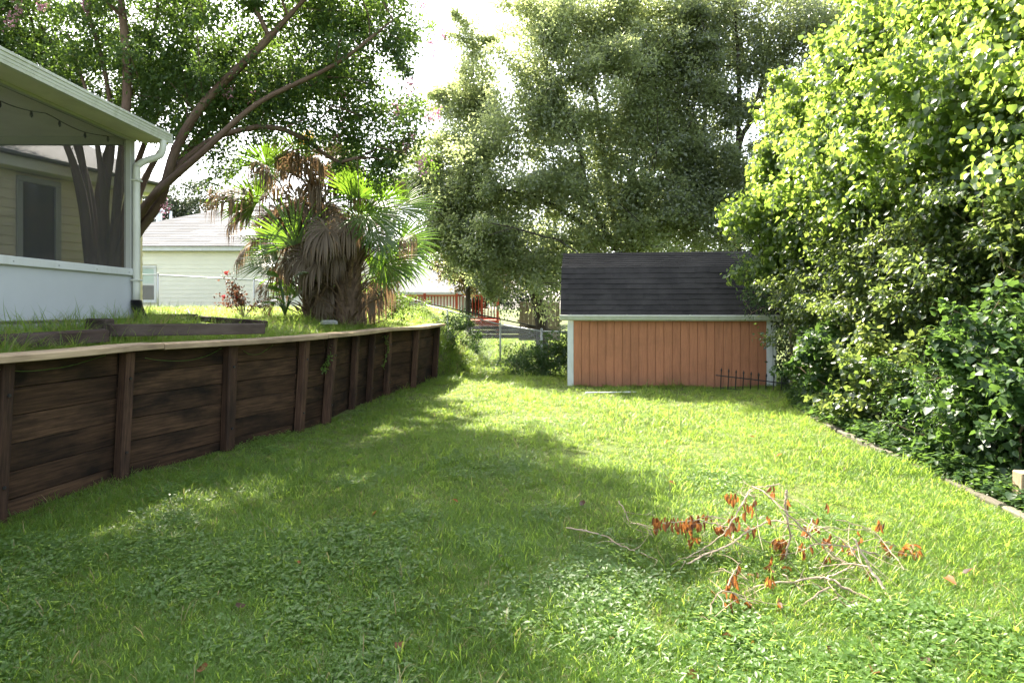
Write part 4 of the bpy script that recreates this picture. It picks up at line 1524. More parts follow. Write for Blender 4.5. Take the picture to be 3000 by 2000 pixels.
# fence-line shrubs and terrace plants
oak('fence_shrub', 'tall loose shrub grown through the fence beside the wall end', (-1.75, 16.9, .6), [[(-1.75, 16.9, 1.0), (-1.6, 16.9, 1.6)]],
    [((-1.55, 16.9, 1.15), (.35, .4, .3)), ((-1.85, 16.8, .85), (.35, .4, .55)), ((-1.1, 16.9, .8), (.25, .3, .3))], 3800, 'shrub_leaf', .065, .02, 73, .2, 70, 'twig', cat='shrub',
    group='shrubs on the chain-link fence')
oak('fence_shrub', 'dark spreading shrub on the fence beside the left shed corner', (.95, 15.3, -.2), [[(.95, 15.3, .1), (.9, 15.3, .5)]],
    [((1.05, 15.3, .35), (.55, .5, .45)), ((.55, 15.6, .2), (.5, .5, .35)), ((1.35, 15.1, .65), (.35, .4, .4)), ((.1, 16.2, .1), (.4, .4, .25))], 6500, 'shrub_leaf', .075, .02, 74, .22, 90, 'twig', cat='shrub',
    group='shrubs on the chain-link fence')
oak('terrace_shrub', 'round small-leaved shrub right of the palm trunks on the terrace', (-3.0, 13.2, 1.35), [[(-3.0, 13.2, 1.6), (-3.0, 13.2, 1.9)]],
    [((-2.75, 13.2, 1.8), (.5, .5, .45)), ((-2.35, 13.3, 1.7), (.35, .4, .35)), ((-3.1, 13.4, 2.1), (.4, .4, .35))], 6000, 'crape_leaf', .05, .02, 75, .2, 80, 'twig', cat='shrub')


def build_rose():
    rng = np.random.default_rng(81)
    base = W(715, 930, 11.4)
    t = thing('rose_bush', 'spindly rose bush with a few red blooms left of the palms', 'rose bush', base)
    mb = MB()
    P, O = [], []
    blooms = []
    for k in range(11):
        tip = W(640 + 130 * rng.uniform(0, 1), 800 + 100 * rng.uniform(0, 1) ** 1.0, 11.4 + rng.uniform(-.3, .3))
        if k == 0: tip = W(662, 800, 11.4)
        if k == 1: tip = W(655, 868, 11.3)
        if k == 2: tip = W(692, 870, 11.3)
        mid = base.lerp(tip, .5) + Vector((rng.uniform(-.08, .08), rng.uniform(-.1, .1), .06))
        pts, rr = catmull([base, mid, tip], [.008, .006, .003], 6)
        mb.tube(pts, rr, 4)
        for q in pts[4:]:
            for _ in range(7):
                P.append(np.array(q) + rng.normal(size=3) * .05); O.append(rng.normal(size=3))
        if k < 3: blooms.append(tip)
    mb.build('stem', M['twig'], t)
    P, O = np.array(P), norm(np.array(O))
    leaf_crown('leaves', t, P, O, rng.uniform(0, 1, len(P)), M['red_leaf'], .06, T_RHOMB, rng)
    for tip in blooms:
        n = 26
        q = norm(rng.normal(size=(n, 3)))
        V, T = leaves_np(np.array(tip) + q * .012, q + np.array([0, 0, .4]), norm(rng.normal(size=(n, 3))), rng.uniform(.025, .035, n), T_HEART)
        place('bloom', np_mesh('bloom', V - np.array(base), T, M['red_petal'], np.repeat(rng.uniform(0, 1, n), 6)), t)


build_rose()


# ------------------------------------------------------------------ fan palms
def frond_mesh(h, d0, nrm, R, spread, grav, nseg, rng, name, mat, origin, heart=None, fold=.25, petr=.012):
    """a palm fan: h = where the blade starts, d0 = its axis, nrm = blade normal; grav bends the segments down"""
    d0 = np.array(d0, float); d0 /= np.linalg.norm(d0)
    nrm = np.array(nrm, float)
    x = np.cross(d0, nrm); x /= np.linalg.norm(x)
    z = np.cross(x, d0)
    V, T, R_ = [], [], []
    steps = 7
    da = 2 * spread / nseg
    for k in range(nseg):
        a = -spread + (k + .5) * da + rng.normal() * .03
        dirv = d0 * math.cos(a) + x * math.sin(a)
        dirv = dirv + z * (fold * (abs(a) / spread) ** 1.5)
        dirv /= np.linalg.norm(dirv)
        L = R * (.72 + .28 * math.cos(a * .8)) * rng.uniform(.88, 1.08)
        side = -d0 * math.sin(a) + x * math.cos(a)
        p = np.array(h, float)
        gk = grav * rng.uniform(.75, 1.3)
        dcur = dirv.copy()
        base = len(V)
        rv = rng.uniform(0, 1)
        for s in range(steps + 1):
            r = s / steps
            wdt = math.sin(da * .5) * r * L * 1.02 if r < .55 else math.sin(da * .5) * .55 * L * max(0.0, (1 - r) / .45) ** .8
            wdt = max(wdt, .0015)
            pl = .35 * wdt
            nz = np.cross(side, dcur)
            V += [p - side * wdt - nz * pl * .0, p + nz * pl * 1.2, p + side * wdt]
            R_ += [rv] * 3
            bend = gk * (r ** 1.6)
            dcur = dirv * (1 - min(.95, bend * .75)) + np.array([0, 0, -1.0]) * bend
            if gk > 1.2: dcur = dcur + rng.normal(size=3) * .06
            dcur /= np.linalg.norm(dcur)
            p = p + dcur * (L / steps)
        for s in range(steps):
            b = base + s * 3
            T += [(b, b + 1, b + 4), (b, b + 4, b + 3), (b + 1, b + 2, b + 5), (b + 1, b + 5, b + 4)]
    # petiole
    if heart is not None:
        a0, b0 = np.array(heart, float), np.array(h, float)
        mid = (a0 + b0) / 2 + np.array([0, 0, .12 * np.linalg.norm(b0 - a0)])
        pts, rr = catmull([Vector(a0), Vector(mid), Vector(b0 + d0 * .06)], [petr * 1.8, petr, petr * .7], 5)
        mb = MB(); mb.tube(pts, rr, 4)
        off = len(V)
        V += [np.array(q) for q in mb.v]
        R_ += [.5] * len(mb.v)
        for f in mb.f:
            for j in range(1, len(f) - 1):
                T.append((f[0] + off, f[j] + off, f[j + 1] + off))
    return np_mesh(name, np.array(V) - np.array(origin), np.array(T), mat, np.array(R_))


def build_palms():
    rng = np.random.default_rng(91)
    D = 12.0
    def Z4(x, y, d=D):           # from the close-up view
        return W(550 + x / 2.613, 350 + y / 2.613, d)
    palms = [
        ('leaning fan palm on the left of the clump with a long skirt of dry fronds', Z4(960, 1490, 12.1), [Z4(930, 1300, 12.1), Z4(880, 1000, 12.1), Z4(830, 760, 12.1)], .15, .12,
         [  # (hastula px, axis dx,dz, R, spread, grav, kind, depth offset)
             ((600, 350), (-.15, 1), .75, 1.9, .3, 'g', .1), ((400, 390), (-1, .15), .55, 1.6, .5, 'g', .2), ((690, 300), (.3, 1), .6, 1.6, .4, 'd', .3),
             ((620, 400), (-.2, .2), .85, 1.7, 3.2, 'd', -.5), ((450, 580), (-.9, .25), .95, 1.5, 2.6, 'd', -.3), ((330, 590), (-1, .1), .8, .9, 2.2, 'd', 0.0),
             ((820, 960), (-.35, 1), .95, 1.5, .25, 'g', -.6), ((600, 900), (-1, .15), .62, 1.3, .3, 'g', -.2), ((690, 1070), (-1, -.15), .85, 1.5, .35, 'g', -.7),
             ((640, 740), (-.4, -.5), .6, 1.6, 2.6, 'd', -.2), ((470, 780), (-.7, .6), .5, 1.2, .4, 'g', .2), ((760, 700), (.1, -.4), .6, 1.6, 2.8, 'd', .1),
             ((560, 820), (-.6, -.4), .6, 1.5, 2.5, 'd', .2), ((420, 760), (-.8, .1), .7, 1.4, 2.8, 'd', .2), ((500, 700), (-.6, .1), .7, 1.4, 3.0, 'd', -.1), ((640, 560), (-.3, .1), .7, 1.7, 3.0, 'd', .2),
             ((620, 1300), (-.5, .3), .42, 1.7, 2.2, 'd', -.5), ((660, 1420), (-.5, .3), .45, 1.7, 2.4, 'd', -.3), ((760, 1350), (-.3, 1), .45, 1.4, .5, 'g', .2)]),
        ('tallest fan palm in the middle of the clump, one yellow frond at its top', Z4(1060, 1490, 12.4), [Z4(1050, 1200, 12.4), Z4(1010, 800, 12.4), Z4(960, 480, 12.4)], .17, .12,
         [((830, 240), (-.1, 1), .62, 1.2, .1, 'g', .2), ((930, 190), (-.3, 1), .35, 1.3, .4, 'y', -.2), ((1060, 300), (.5, 1), .75, 1.6, .5, 'd', .1), ((880, 300), (-.2, .5), .5, 1.7, 2.8, 'd', -.4),
          ((990, 430), (.1, .3), .95, 1.7, 3.2, 'd', -.5), ((780, 340), (-.5, .5), .6, 1.6, 2.8, 'd', -.1), ((1040, 520), (.3, .2), .95, 1.5, 3.2, 'd', -.6), ((1160, 340), (1, .7), .65, 1.6, .7, 'g', .2),
          ((1200, 300), (.6, .9), .55, 1.5, .3, 'g', .4), ((960, 600), (-.1, -.2), .8, 1.5, 3.0, 'd', -.4), ((920, 700), (-.3, -.4), .6, 1.5, 2.8, 'd', .3), ((1080, 650), (.3, -.2), .75, 1.6, 3.0, 'd', .1)]),
        ('stout fan palm on the right of the clump with fresh green fans', Z4(1230, 1500, 11.9), [Z4(1230, 1300, 11.9), Z4(1250, 1100, 11.9), Z4(1290, 960, 11.9)], .24, .18,
         [((1230, 530), (-.3, 1), .55, 1.9, .4, 'g', -.1), ((1310, 600), (0, 1), .75, 1.7, .3, 'g', -.4), ((1470, 640), (.5, .9), .7, 1.7, .4, 'g', 0), ((1600, 680), (1, .35), .85, 1.3, .35, 'g', .1),
          ((1370, 720), (.7, -.1), .95, 1.9, .5, 'g', -.7), ((1420, 860), (.7, -.6), .8, 1.7, .6, 'g', -.5), ((1560, 470), (.8, .2), .5, 1.0, 2.6, 'd', .3), ((1660, 900), (.3, -.1), .55, 1.3, 4.0, 'd', -.2),
          ((1500, 1110), (.95, -.12), .85, 1.5, .5, 'g', -.2), ((1060, 830), (-.3, -.25), .8, 1.9, 2.2, 'd', -.8), ((1220, 780), (.1, -.4), .75, 1.6, 3.0, 'd', -.7), ((1400, 1150), (.6, .4), .6, 1.5, .5, 'g', .5),
          ((1240, 560), (-.9, .3), .55, 1.5, .4, 'g', .2), ((1470, 1000), (.5, -.6), .8, 1.5, 1.2, 'g', .2), ((1130, 1000), (-.2, -.5), .7, 1.6, 2.8, 'd', -.4), ((1500, 800), (.9, .2), .7, 1.6, .8, 'g', .4),
          ((1560, 1040), (.4, -.5), .6, 1.2, 2.5, 'd', .3)]),
    ]
    for pi, (lab, base, path, r0, r1, fr) in enumerate(palms):
        base = base + Vector((0, 0, -.3))
        t = thing('fan_palm', lab, 'palm', base, 'fan palms in a clump on the terrace')
        mb = MB()
        pts, rr = catmull([base] + path, [r0 * 1.15] + list(np.linspace(r0, r1, len(path))), 6)
        mb.tube(pts, rr, 12)
        trunk = mb.build('trunk', M['palm_bark'], t, True)
        heart = path[-1]
        # old leaf bases: one object each, sharing meshes
        bm = []
        for k in range(4):
            b = MB()
            L = .38 + .06 * k
            w = .035
            vs, fs = [], []
            for s in range(5):
                q = s / 4
                y = L * q
                zz = .05 + .22 * q ** 1.5
                ww = w * (1.3 - .9 * q)
                vs += [(-ww, zz, y), (0, zz + .018, y), (ww, zz, y)]
            for s in range(4):
                b_ = s * 3
                fs += [(b_, b_ + 1, b_ + 4, b_ + 3), (b_ + 1, b_ + 2, b_ + 5, b_ + 4)]
            b.add(vs, fs, [(v[2], v[0], v[1]) for v in vs])
            bm.append(b.mesh('leaf_base', M['palm_bark']))
        n = 130
        for k in range(n):
            q = (k + .5) / n
            i = min(int(q * (len(pts) - 1)), len(pts) - 2)
            p = pts[i].lerp(pts[i + 1], q * (len(pts) - 1) - i)
            a = k * 2.4 + rng.uniform(-.2, .2)
            o = place('leaf_base', bm[int(rng.integers(4))], trunk)
            rad = rr[i] - .05
            o.matrix_local = Matrix.Translation(p - base) @ Matrix.Rotation(a, 4, 'Z') @ Matrix.Translation((0, rad, 0)) @ Matrix.Rotation(rng.uniform(-.7, -.1), 4, 'X') @ Matrix.Scale(rng.uniform(.7, 1.15), 4)
        extra = []
        hx, hy = 1500 + F * heart.x / heart.y, HY - F * (heart.z - EYE) / heart.y
        for k in range(20):
            a = rng.uniform(-2.6, 2.6) if k < 9 else rng.uniform(-3.14, 3.14)
            q = rng.uniform(.45, .95)
            dead = k >= (5, 3, 12)[pi] or (k % 4 == 3)
            ux, uz = math.sin(a), math.cos(a)
            if dead: uz -= .5
            px_, py_ = hx + ux * q * 150, hy - uz * q * 130
            extra.append((((px_ - 550) * 2.613, (py_ - 350) * 2.613), (ux, uz * .8), rng.uniform(.6, .95), rng.uniform(1.3, 1.8), rng.uniform(2.2, 3.4) if dead else rng.uniform(.3, .8), 'd' if dead else 'g', rng.uniform(-.5, .6) if dead else rng.uniform(-.1, .9)))
        for (hp, ax, R, sp, gr, kd, dz) in fr + extra:
            h = Z4(hp[0], hp[1], base.y + dz)
            d0 = Vector((ax[0], .25 * (1 if dz > 0 else -1), ax[1]))
            nz = Vector((rng.uniform(-.3, .3), -1.0 if rng.uniform() < .75 else -.3, .55))
            mat = {'g': M['palm_green'], 'd': M['palm_dry'], 'y': M['palm_yellow']}[kd]
            hh = heart + Vector((0, 0, rng.uniform(-.25, .1)))
            if (h - hh).length > 1.3: hh = h + (hh - h).normalized() * 1.3
            me = frond_mesh(h, d0, nz, R * 1.02, sp, gr, 30 if kd != 'd' else 34, rng, 'frond', mat, base, hh)
            o = place('frond', me, t)
            if kd == 'd': o['label'] = 'dry brown hanging frond'
            if kd == 'y': o['label'] = 'yellow upright frond'


build_palms()


def build_bigleaf():
    rng = np.random.default_rng(95)
    base = W(835, 925, 11.5)
    t = thing('broadleaf_plant', 'bright broad-leaved plant at the foot of the left palm', 'plant', base)
    mb = MB()
    tv = []
    n = 12
    ys = np.linspace(0, 1, n)
    w = .22 * np.sin(np.pi * np.clip(ys, 0.02, .98) ** .8)
    for k in range(14):
        x, y = rng.uniform(775, 890), rng.uniform(800, 900)
        h = W(x, y, 11.5 + rng.uniform(-.35, .35))
        mb.tube([base, base.lerp(h, .5) + Vector((0, 0, .05)), h], [.012, .01, .006], 5, smooth=4)
        d = Vector(((x - 835) / 60 + rng.uniform(-.5, .5), rng.uniform(-.6, .6), rng.uniform(-.3, .5))).normalized()
        nr = Vector((rng.uniform(-.4, .4), -.5, 1)).normalized()
        xx = d.cross(nr).normalized(); zz = xx.cross(d)
        L = rng.uniform(.32, .5)
        V, T = [], []
        for j, yy in enumerate(ys):
            c = h + d * (L * yy) - Vector((0, 0, 1)) * (.25 * L * yy ** 2)
            V += [c - xx * (w[j] * L) + zz * (.25 * w[j] * L), c, c + xx * (w[j] * L) + zz * (.25 * w[j] * L)]
        for j in range(n - 1):
            b = j * 3
            T += [(b, b + 1, b + 4), (b, b + 4, b + 3), (b + 1, b + 2, b + 5), (b + 1, b + 5, b + 4)]
        place('leaf', np_mesh('leaf', np.array([np.array(q) for q in V]) - np.array(base), np.array(T), M['palm_green'], np.full(len(V), rng.uniform(0, 1)), True), t)
    mb.build('stem', M['palm_green'], t)


build_bigleaf()


# ------------------------------------------------------------------ timber edging, stub post
def build_edging():
    pts = [(3.72, 3.7), (3.9, 4.85), (4.06, 6.4), (4.22, 7.9), (4.46, 9.6)]
    labs = ['weathered edging timber nearest the camera on the right', 'weathered edging timber left of the short post', 'half-hidden edging timber in the middle of the right border', 'farthest edging timber, almost overgrown']
    for k in range(4):
        a, b = Vector((*pts[k], .03)), Vector((*pts[k + 1], .03))
        d = (b - a).normalized()
        s = Vector((-d.y, d.x, 0))
        mb = MB(); mb.box((a + b) / 2 - Vector((0, 0, .045)), ((b - a).length - .02, .09, .14), (d, s, Vector((0, 0, 1))), .014, .005)
        tag(mb.build('edging_timber', M['edging']), labs[k], 'timber', 'timbers edging the right side of the lawn')
    p = Vector((4.13, 4.96, 0))
    mb = MB(); mb.box(p + Vector((0, 0, .12)), (.11, .11, .34), None, .01, .004)
    tag(mb.build('stub_post', M['cap']), 'short sawn-off timber post at the right frame edge', 'post')
    # flat stones near the palms
    mb = MB()
    rng = np.random.default_rng(5)
    q = W(960, 940, 11.2)
    vs, fs = [], []
    n = 9
    for z, s in ((-.06, 1), (-.01, 1.0), (.015, .75)):
        for k in range(n):
            a = 2 * PI * k / n
            r = (.15 + .04 * math.sin(3 * a + 1)) * s
            vs.append((q.x + r * math.cos(a), q.y + r * .8 * math.sin(a), q.z + z))
    for l in range(2):
        for k in range(n):
            fs.append((l * n + k, l * n + (k + 1) % n, (l + 1) * n + (k + 1) % n, (l + 1) * n + k))
    fs.append(tuple(range(2 * n, 3 * n)))
    mb.add(vs, fs)
    tag(mb.build('flat_stone', M['concrete']), 'flat grey stone in the grass before the palm trunks', 'stone')


build_edging()


# ------------------------------------------------------------------ fallen branches
def build_branches():
    rng = np.random.default_rng(18)
    def Q(x, y, z):
        return G(1800 + x / 2.352, 1350 + y / 2.352, z)
    specs = [
        ('arching dead branch standing highest in the heap on the lawn',
         [[(950, 175, .5, .005), (1060, 240, .48), (1200, 370, .4), (1350, 510, .28), (1480, 620, .15), (1600, 700, .08), (1750, 730, .06)],
          [(1190, 200, .5, .008), (1175, 270, .44), (1190, 350, .37), (1200, 440, .3), (1210, 530, .2), (1180, 640, .1), (1175, 700, .02)],
          [(940, 195, .46, .005), (880, 300, .38), (800, 430, .28), (740, 510, .2), (600, 610, .08), (470, 690, .02)],
          [(1130, 160, .5, .004), (1040, 175, .5), (960, 185, .48), (900, 230, .45)],
          [(960, 240, .42, .003), (975, 330, .34), (990, 440, .24)]],
         [(815, 230, .42, 45, 30, 12), (930, 300, .4, 25, 45, 9), (1105, 205, .46, 15, 15, 4), (1062, 370, .36, 12, 15, 3), (820, 395, .3, 40, 25, 11), (1185, 300, .38, 10, 40, 3)]),
        ('dead branch with a dense row of orange-brown leaves at its left end',
         [[(495, 710, .02, .006), (640, 640, .08), (800, 570, .14), (900, 495, .2), (990, 450, .26), (1090, 412, .3), (1200, 430, .3), (1330, 490, .22)],
          [(300, 425, .2, .004), (430, 420, .21), (560, 405, .22), (700, 430, .22), (830, 465, .2), (940, 495, .16), (1060, 560, .1), (1150, 600, .06)],
          [(640, 375, .25, .003), (720, 390, .25), (800, 420, .24), (900, 480, .2)],
          [(700, 410, .22, .003), (750, 500, .15), (860, 570, .08), (940, 650, .03)]],
         [(450, 405, .23, 190, 28, 62), (580, 375, .24, 60, 15, 14), (480, 455, .16, 70, 15, 12), (760, 430, .22, 90, 20, 18), (545, 520, .1, 40, 30, 7), (940, 460, .2, 20, 40, 6), (1135, 545, .12, 40, 25, 16),
          (1175, 610, .08, 25, 25, 9), (820, 610, .06, 15, 20, 3), (270, 450, .14, 20, 20, 3)]),
        ('long bare pale branch forked to the right side of the heap',
         [[(1930, 995, .02, .009), (1850, 860, .06), (1760, 740, .12), (1720, 660, .18), (1640, 525, .28)],
          [(2010, 1030, .02, .008), (1880, 1000, .03), (1700, 920, .05), (1560, 860, .08), (1500, 815, .1), (1400, 800, .09), (1240, 830, .06), (1000, 860, .04), (870, 920, .02)],
          [(1755, 730, .12, .005), (1600, 705, .1), (1400, 730, .05)],
          [(1460, 805, .1, .005), (1560, 760, .08), (1650, 730, .08)],
          [(1290, 1000, .02, .005), (1480, 870, .1), (1560, 950, .05), (1640, 1040, .02)],
          [(1160, 780, .08, .004), (1260, 860, .04), (1350, 940, .02)]],
         [(1075, 790, .1, 25, 30, 7), (975, 780, .06, 10, 15, 3), (1085, 665, .12, 8, 20, 2), (1760, 790, .05, 12, 30, 3), (1140, 985, .03, 20, 15, 3), (1100, 745, .04, 60, 15, 8)]),
        ('thin brown branch trailing dark leaves to the far right of the heap',
         [[(1920, 670, .03, .006), (1760, 630, .08), (1600, 590, .12), (1470, 575, .15), (1340, 575, .15)],
          [(1710, 720, .04, .004), (1620, 590, .12), (1500, 500, .2), (1370, 430, .25)],
          [(1990, 600, .02, .003), (1860, 560, .08), (1740, 480, .16), (1560, 470, .2), (1400, 450, .25), (1210, 390, .3)],
          [(2000, 750, .02, .004), (1920, 640, .06), (1800, 500, .14), (1650, 430, .2), (1520, 405, .24)],
          [(1380, 440, .22, .005), (1350, 480, .2), (1310, 520, .17), (1365, 395, .26)]],
         [(1405, 390, .26, 6, 15, 2), (1838, 425, .18, 25, 25, 7), (1330, 450, .22, 25, 30, 7), (1300, 590, .12, 15, 40, 7), (1880, 600, .07, 45, 30, 14), (2080, 600, .06, 40, 35, 14), (1480, 530, .16, 12, 20, 4),
          (1440, 540, .15, 12, 30, 3), (1565, 550, .14, 10, 20, 3), (1620, 590, .1, 20, 10, 4), (1470, 660, .08, 15, 15, 4), (2000, 625, .05, 40, 10, 6), (1465, 290, .25, 6, 12, 2), (1690, 520, .15, 20, 30, 3)]),
        ('small hooked dead branch with a brown leaf tuft at the near side of the heap',
         [[(740, 1210, .01, .004), (670, 1100, .03), (665, 1010, .06), (710, 920, .12), (770, 890, .14), (850, 925, .1), (920, 970, .06), (990, 1050, .02)],
          [(720, 740, .06, .003), (860, 790, .06), (980, 840, .03)], [(780, 860, .1, .004), (820, 770, .14), (860, 700, .18)]],
         [(800, 810, .12, 50, 35, 16), (855, 715, .16, 10, 20, 3), (780, 950, .08, 25, 25, 8), (805, 1190, .05, 12, 25, 3), (920, 1010, .04, 30, 20, 5), (690, 875, .05, 15, 8, 2), (955, 1220, .04, 10, 15, 2), (750, 1440, .03, 20, 20, 3)]),
        ('short forked twig at the shadow edge left of the heap',
         [[(30, 275, .16, .004), (80, 360, .1), (100, 430, .03)], [(110, 430, .03, .004), (190, 435, .1), (240, 490, .06), (265, 520, .02)]], []),
        ('straight pale stick lying flat left of the heap',
         [[(-330, 455, .03, .005), (-200, 480, .05), (-60, 520, .03), (40, 580, .03), (150, 620, .03), (300, 680, .02)]], []),
        ('thin crooked twig on the near lawn below the shadow',
         [[(-400, 1000, .03, .003), (-385, 1100, .05), (-340, 1190, .02)]], []),
    ]
    tv, tf = T_LANCE
    mesh = [np_mesh('leaf', tv * np.array([1.25 if k % 2 else .85, 1, 1 + k]), tf, M['dead_leaf'], np.full(6, k / 4)) for k in range(5)]
    for label, stems, clusters in specs:
        base = Q(*stems[0][0][:3]); base.z = 0
        t = thing('fallen_branch', label, 'branch', base, 'dead branches dumped on the lawn')
        allp = []
        for st in stems:
            r0 = st[0][3] * 1.05
            pts = [Q(p[0], p[1], p[2]) for p in st]
            P, R = catmull(pts, list(np.linspace(r0, r0 * .6, len(pts))), 5)
            P = [p + Vector(rng.normal(size=3) * .003) for p in P]
            mb = MB(); mb.tube(P, R, 6)
            mb.build('stem', M['dead_stem'], t)
            allp += P
            for _ in range(int(len(pts) * 1.3)):
                p = P[int(rng.integers(2, len(P)))]
                d = Vector((rng.normal(), rng.normal(), rng.uniform(-.2, .6))).normalized()
                L = rng.uniform(.08, .3)
                e = p + d * L; e.z = max(e.z - .3 * L, .02)
                m = p.lerp(e, .5) + Vector(rng.normal(size=3) * .02)
                tp, tr = catmull([p, m, e], [.0022, .0017, .001], 3)
                mb = MB(); mb.tube(tp, tr, 4)
                mb.build('twig', M['dead_stem'], t)
        for (x, y, z, sx, sy, n) in clusters:
            for _ in range(n):
                p = Q(x + rng.uniform(-sx, sx), y + rng.uniform(-sy, sy), max(.04, z + rng.normal() * .012))
                q = min(allp, key=lambda a_: (a_ - p).length)
                if (q - p).length < .045: p = q.copy()
                d = Vector((rng.normal() * .25, rng.normal() * .25, -1)).normalized()
                nr = Vector((rng.normal(), rng.normal() - .5, .2)).normalized()
                s = rng.uniform(.045, .072)
                if p.z < s * .8:
                    d = Vector((rng.normal(), rng.normal(), -.15)).normalized()
                    nr = Vector((0, 0, 1)); p.z = max(p.z, .05)
                xx = d.cross(nr).normalized(); zz = xx.cross(d)
                o = place('leaf', mesh[int(rng.integers(5))], t)
                o.matrix_local = Matrix.Translation(p - base) @ Matrix((xx, d, zz)).transposed().to_4x4() @ Matrix.Scale(s, 4)


build_branches()


# ------------------------------------------------------------------ vines hanging on the wall
def build_wall_vines():
    rng = np.random.default_rng(27)
    def onwall(px, py, off=.05):
        # where the pixel's ray meets the wall line
        best = min(np.linspace(3, 14, 2000), key=lambda y: abs(1500 + F * (wallx(y) + off) / y - px))
        return W(px, py, best)
    def strand(lab, pts, leafy, cat='vine', grp='vines hanging on the retaining wall'):
        P = [onwall(*p) for p in pts]
        t = thing('hanging_vine', lab, cat, P[0], grp)
        Q, R = catmull(P, [.004] * len(P), 6)
        mb = MB(); mb.tube(Q, R, 4); mb.build('stem', M['weed_leaf'], t)
        if leafy:
            pp = np.array([np.array(q) for q in Q for _ in range(3)]) + rng.normal(size=(len(Q) * 3, 3)) * .012
            leaf_crown('leaves', t, pp, norm(rng.normal(size=pp.shape)), rng.uniform(0, 1, len(pp)), M['weed_leaf'], .055, T_RHOMB, rng)
    strand('leafy vine hanging on the wall beside the fourth post', [(975, 990), (972, 1020), (965, 1050), (952, 1075), (945, 1090)], True)
    strand('leafy vine hanging near the far posts of the wall', [(1128, 985), (1135, 1020), (1130, 1050), (1122, 1075)], True)
    strand('pale bare runner sagging under the cap at the near end', [(-20, 1080), (60, 1087), (130, 1083), (210, 1070), (270, 1052), (310, 1040)], False)
    strand('pale bare runner sagging between the second and third posts', [(713, 1028), (735, 1038), (760, 1036), (785, 1022), (800, 1010)], False)
    strand('thin runner sagging over the second wall panel', [(425, 1048), (470, 1055), (540, 1056), (600, 1044), (650, 1020)], False)


build_wall_vines()


# ------------------------------------------------------------------ grass and ground cover (geometry nodes)
def tuft(name, nb, h, rad, width, mat, seed, spread=.5, seed_head=False):
    rng = np.random.default_rng(seed)
    V, T, R = [], [], []
    for k in range(nb):
        a = rng.uniform(0, 2 * PI)
        r = rad * math.sqrt(rng.uniform(0, 1))
        p = np.array([r * math.cos(a), r * math.sin(a), -.005])
        az_ = rng.uniform(0, 2 * PI)
        out = np.array([math.cos(az_), math.sin(az_), 0]) * rng.uniform(.1, spread)
        L = h * rng.uniform(.55, 1.25)
        wv = np.array([-math.sin(az_), math.cos(az_), 0]) * width * rng.uniform(.7, 1.3)
        b = len(V)
        rv = rng.uniform(0, 1)
        q = p
        dirv = np.array([0, 0, 1.0]) + out
        for s, w in ((0, 1), (.4, .85), (.75, .55)):
            V += [q - wv * w * .5, q + wv * w * .5]
            dirv = dirv + out * .55 - np.array([0, 0, .28 * rng.uniform(.4, 1.4)])
            q = q + dirv / np.linalg.norm(dirv) * L * .38
        V += [q]
        R += [rv] * 7
        T += [(b, b + 1, b + 3), (b, b + 3, b + 2), (b + 2, b + 3, b + 5), (b + 2, b + 5, b + 4), (b + 4, b + 5, b + 6)]
    me = np_mesh(name, np.array(V), np.array(T), mat, np.array(R))
    return bpy.data.objects.new(name, me)


def weed(name, n, h, rad, size, mat, seed, tmpl=T_HEART):
    rng = np.random.default_rng(seed)
    a = rng.uniform(0, 2 * PI, n)
    r = rad * np.sqrt(rng.uniform(0, 1, n))
    P = np.stack([r * np.cos(a), r * np.sin(a), h * rng.uniform(.25, 1, n) * (1 - .4 * r / rad)], 1)
    dirv = np.stack([np.cos(a), np.sin(a), rng.uniform(-.2, .35, n)], 1) + rng.normal(size=(n, 3)) * .5 * np.array([1, 1, .3])
    nr = rng.normal(size=(n, 3)) * .2 + np.array([0, 0, 1])
    V, T = leaves_np(P, norm(dirv), norm(nr), size * rng.uniform(.6, 1.3, n), tmpl)
    rnd = np.repeat(rng.uniform(0, .9, n), len(tmpl[0]))
    me = np_mesh(name, V, T, mat, rnd)
    return bpy.data.objects.new(name, me)


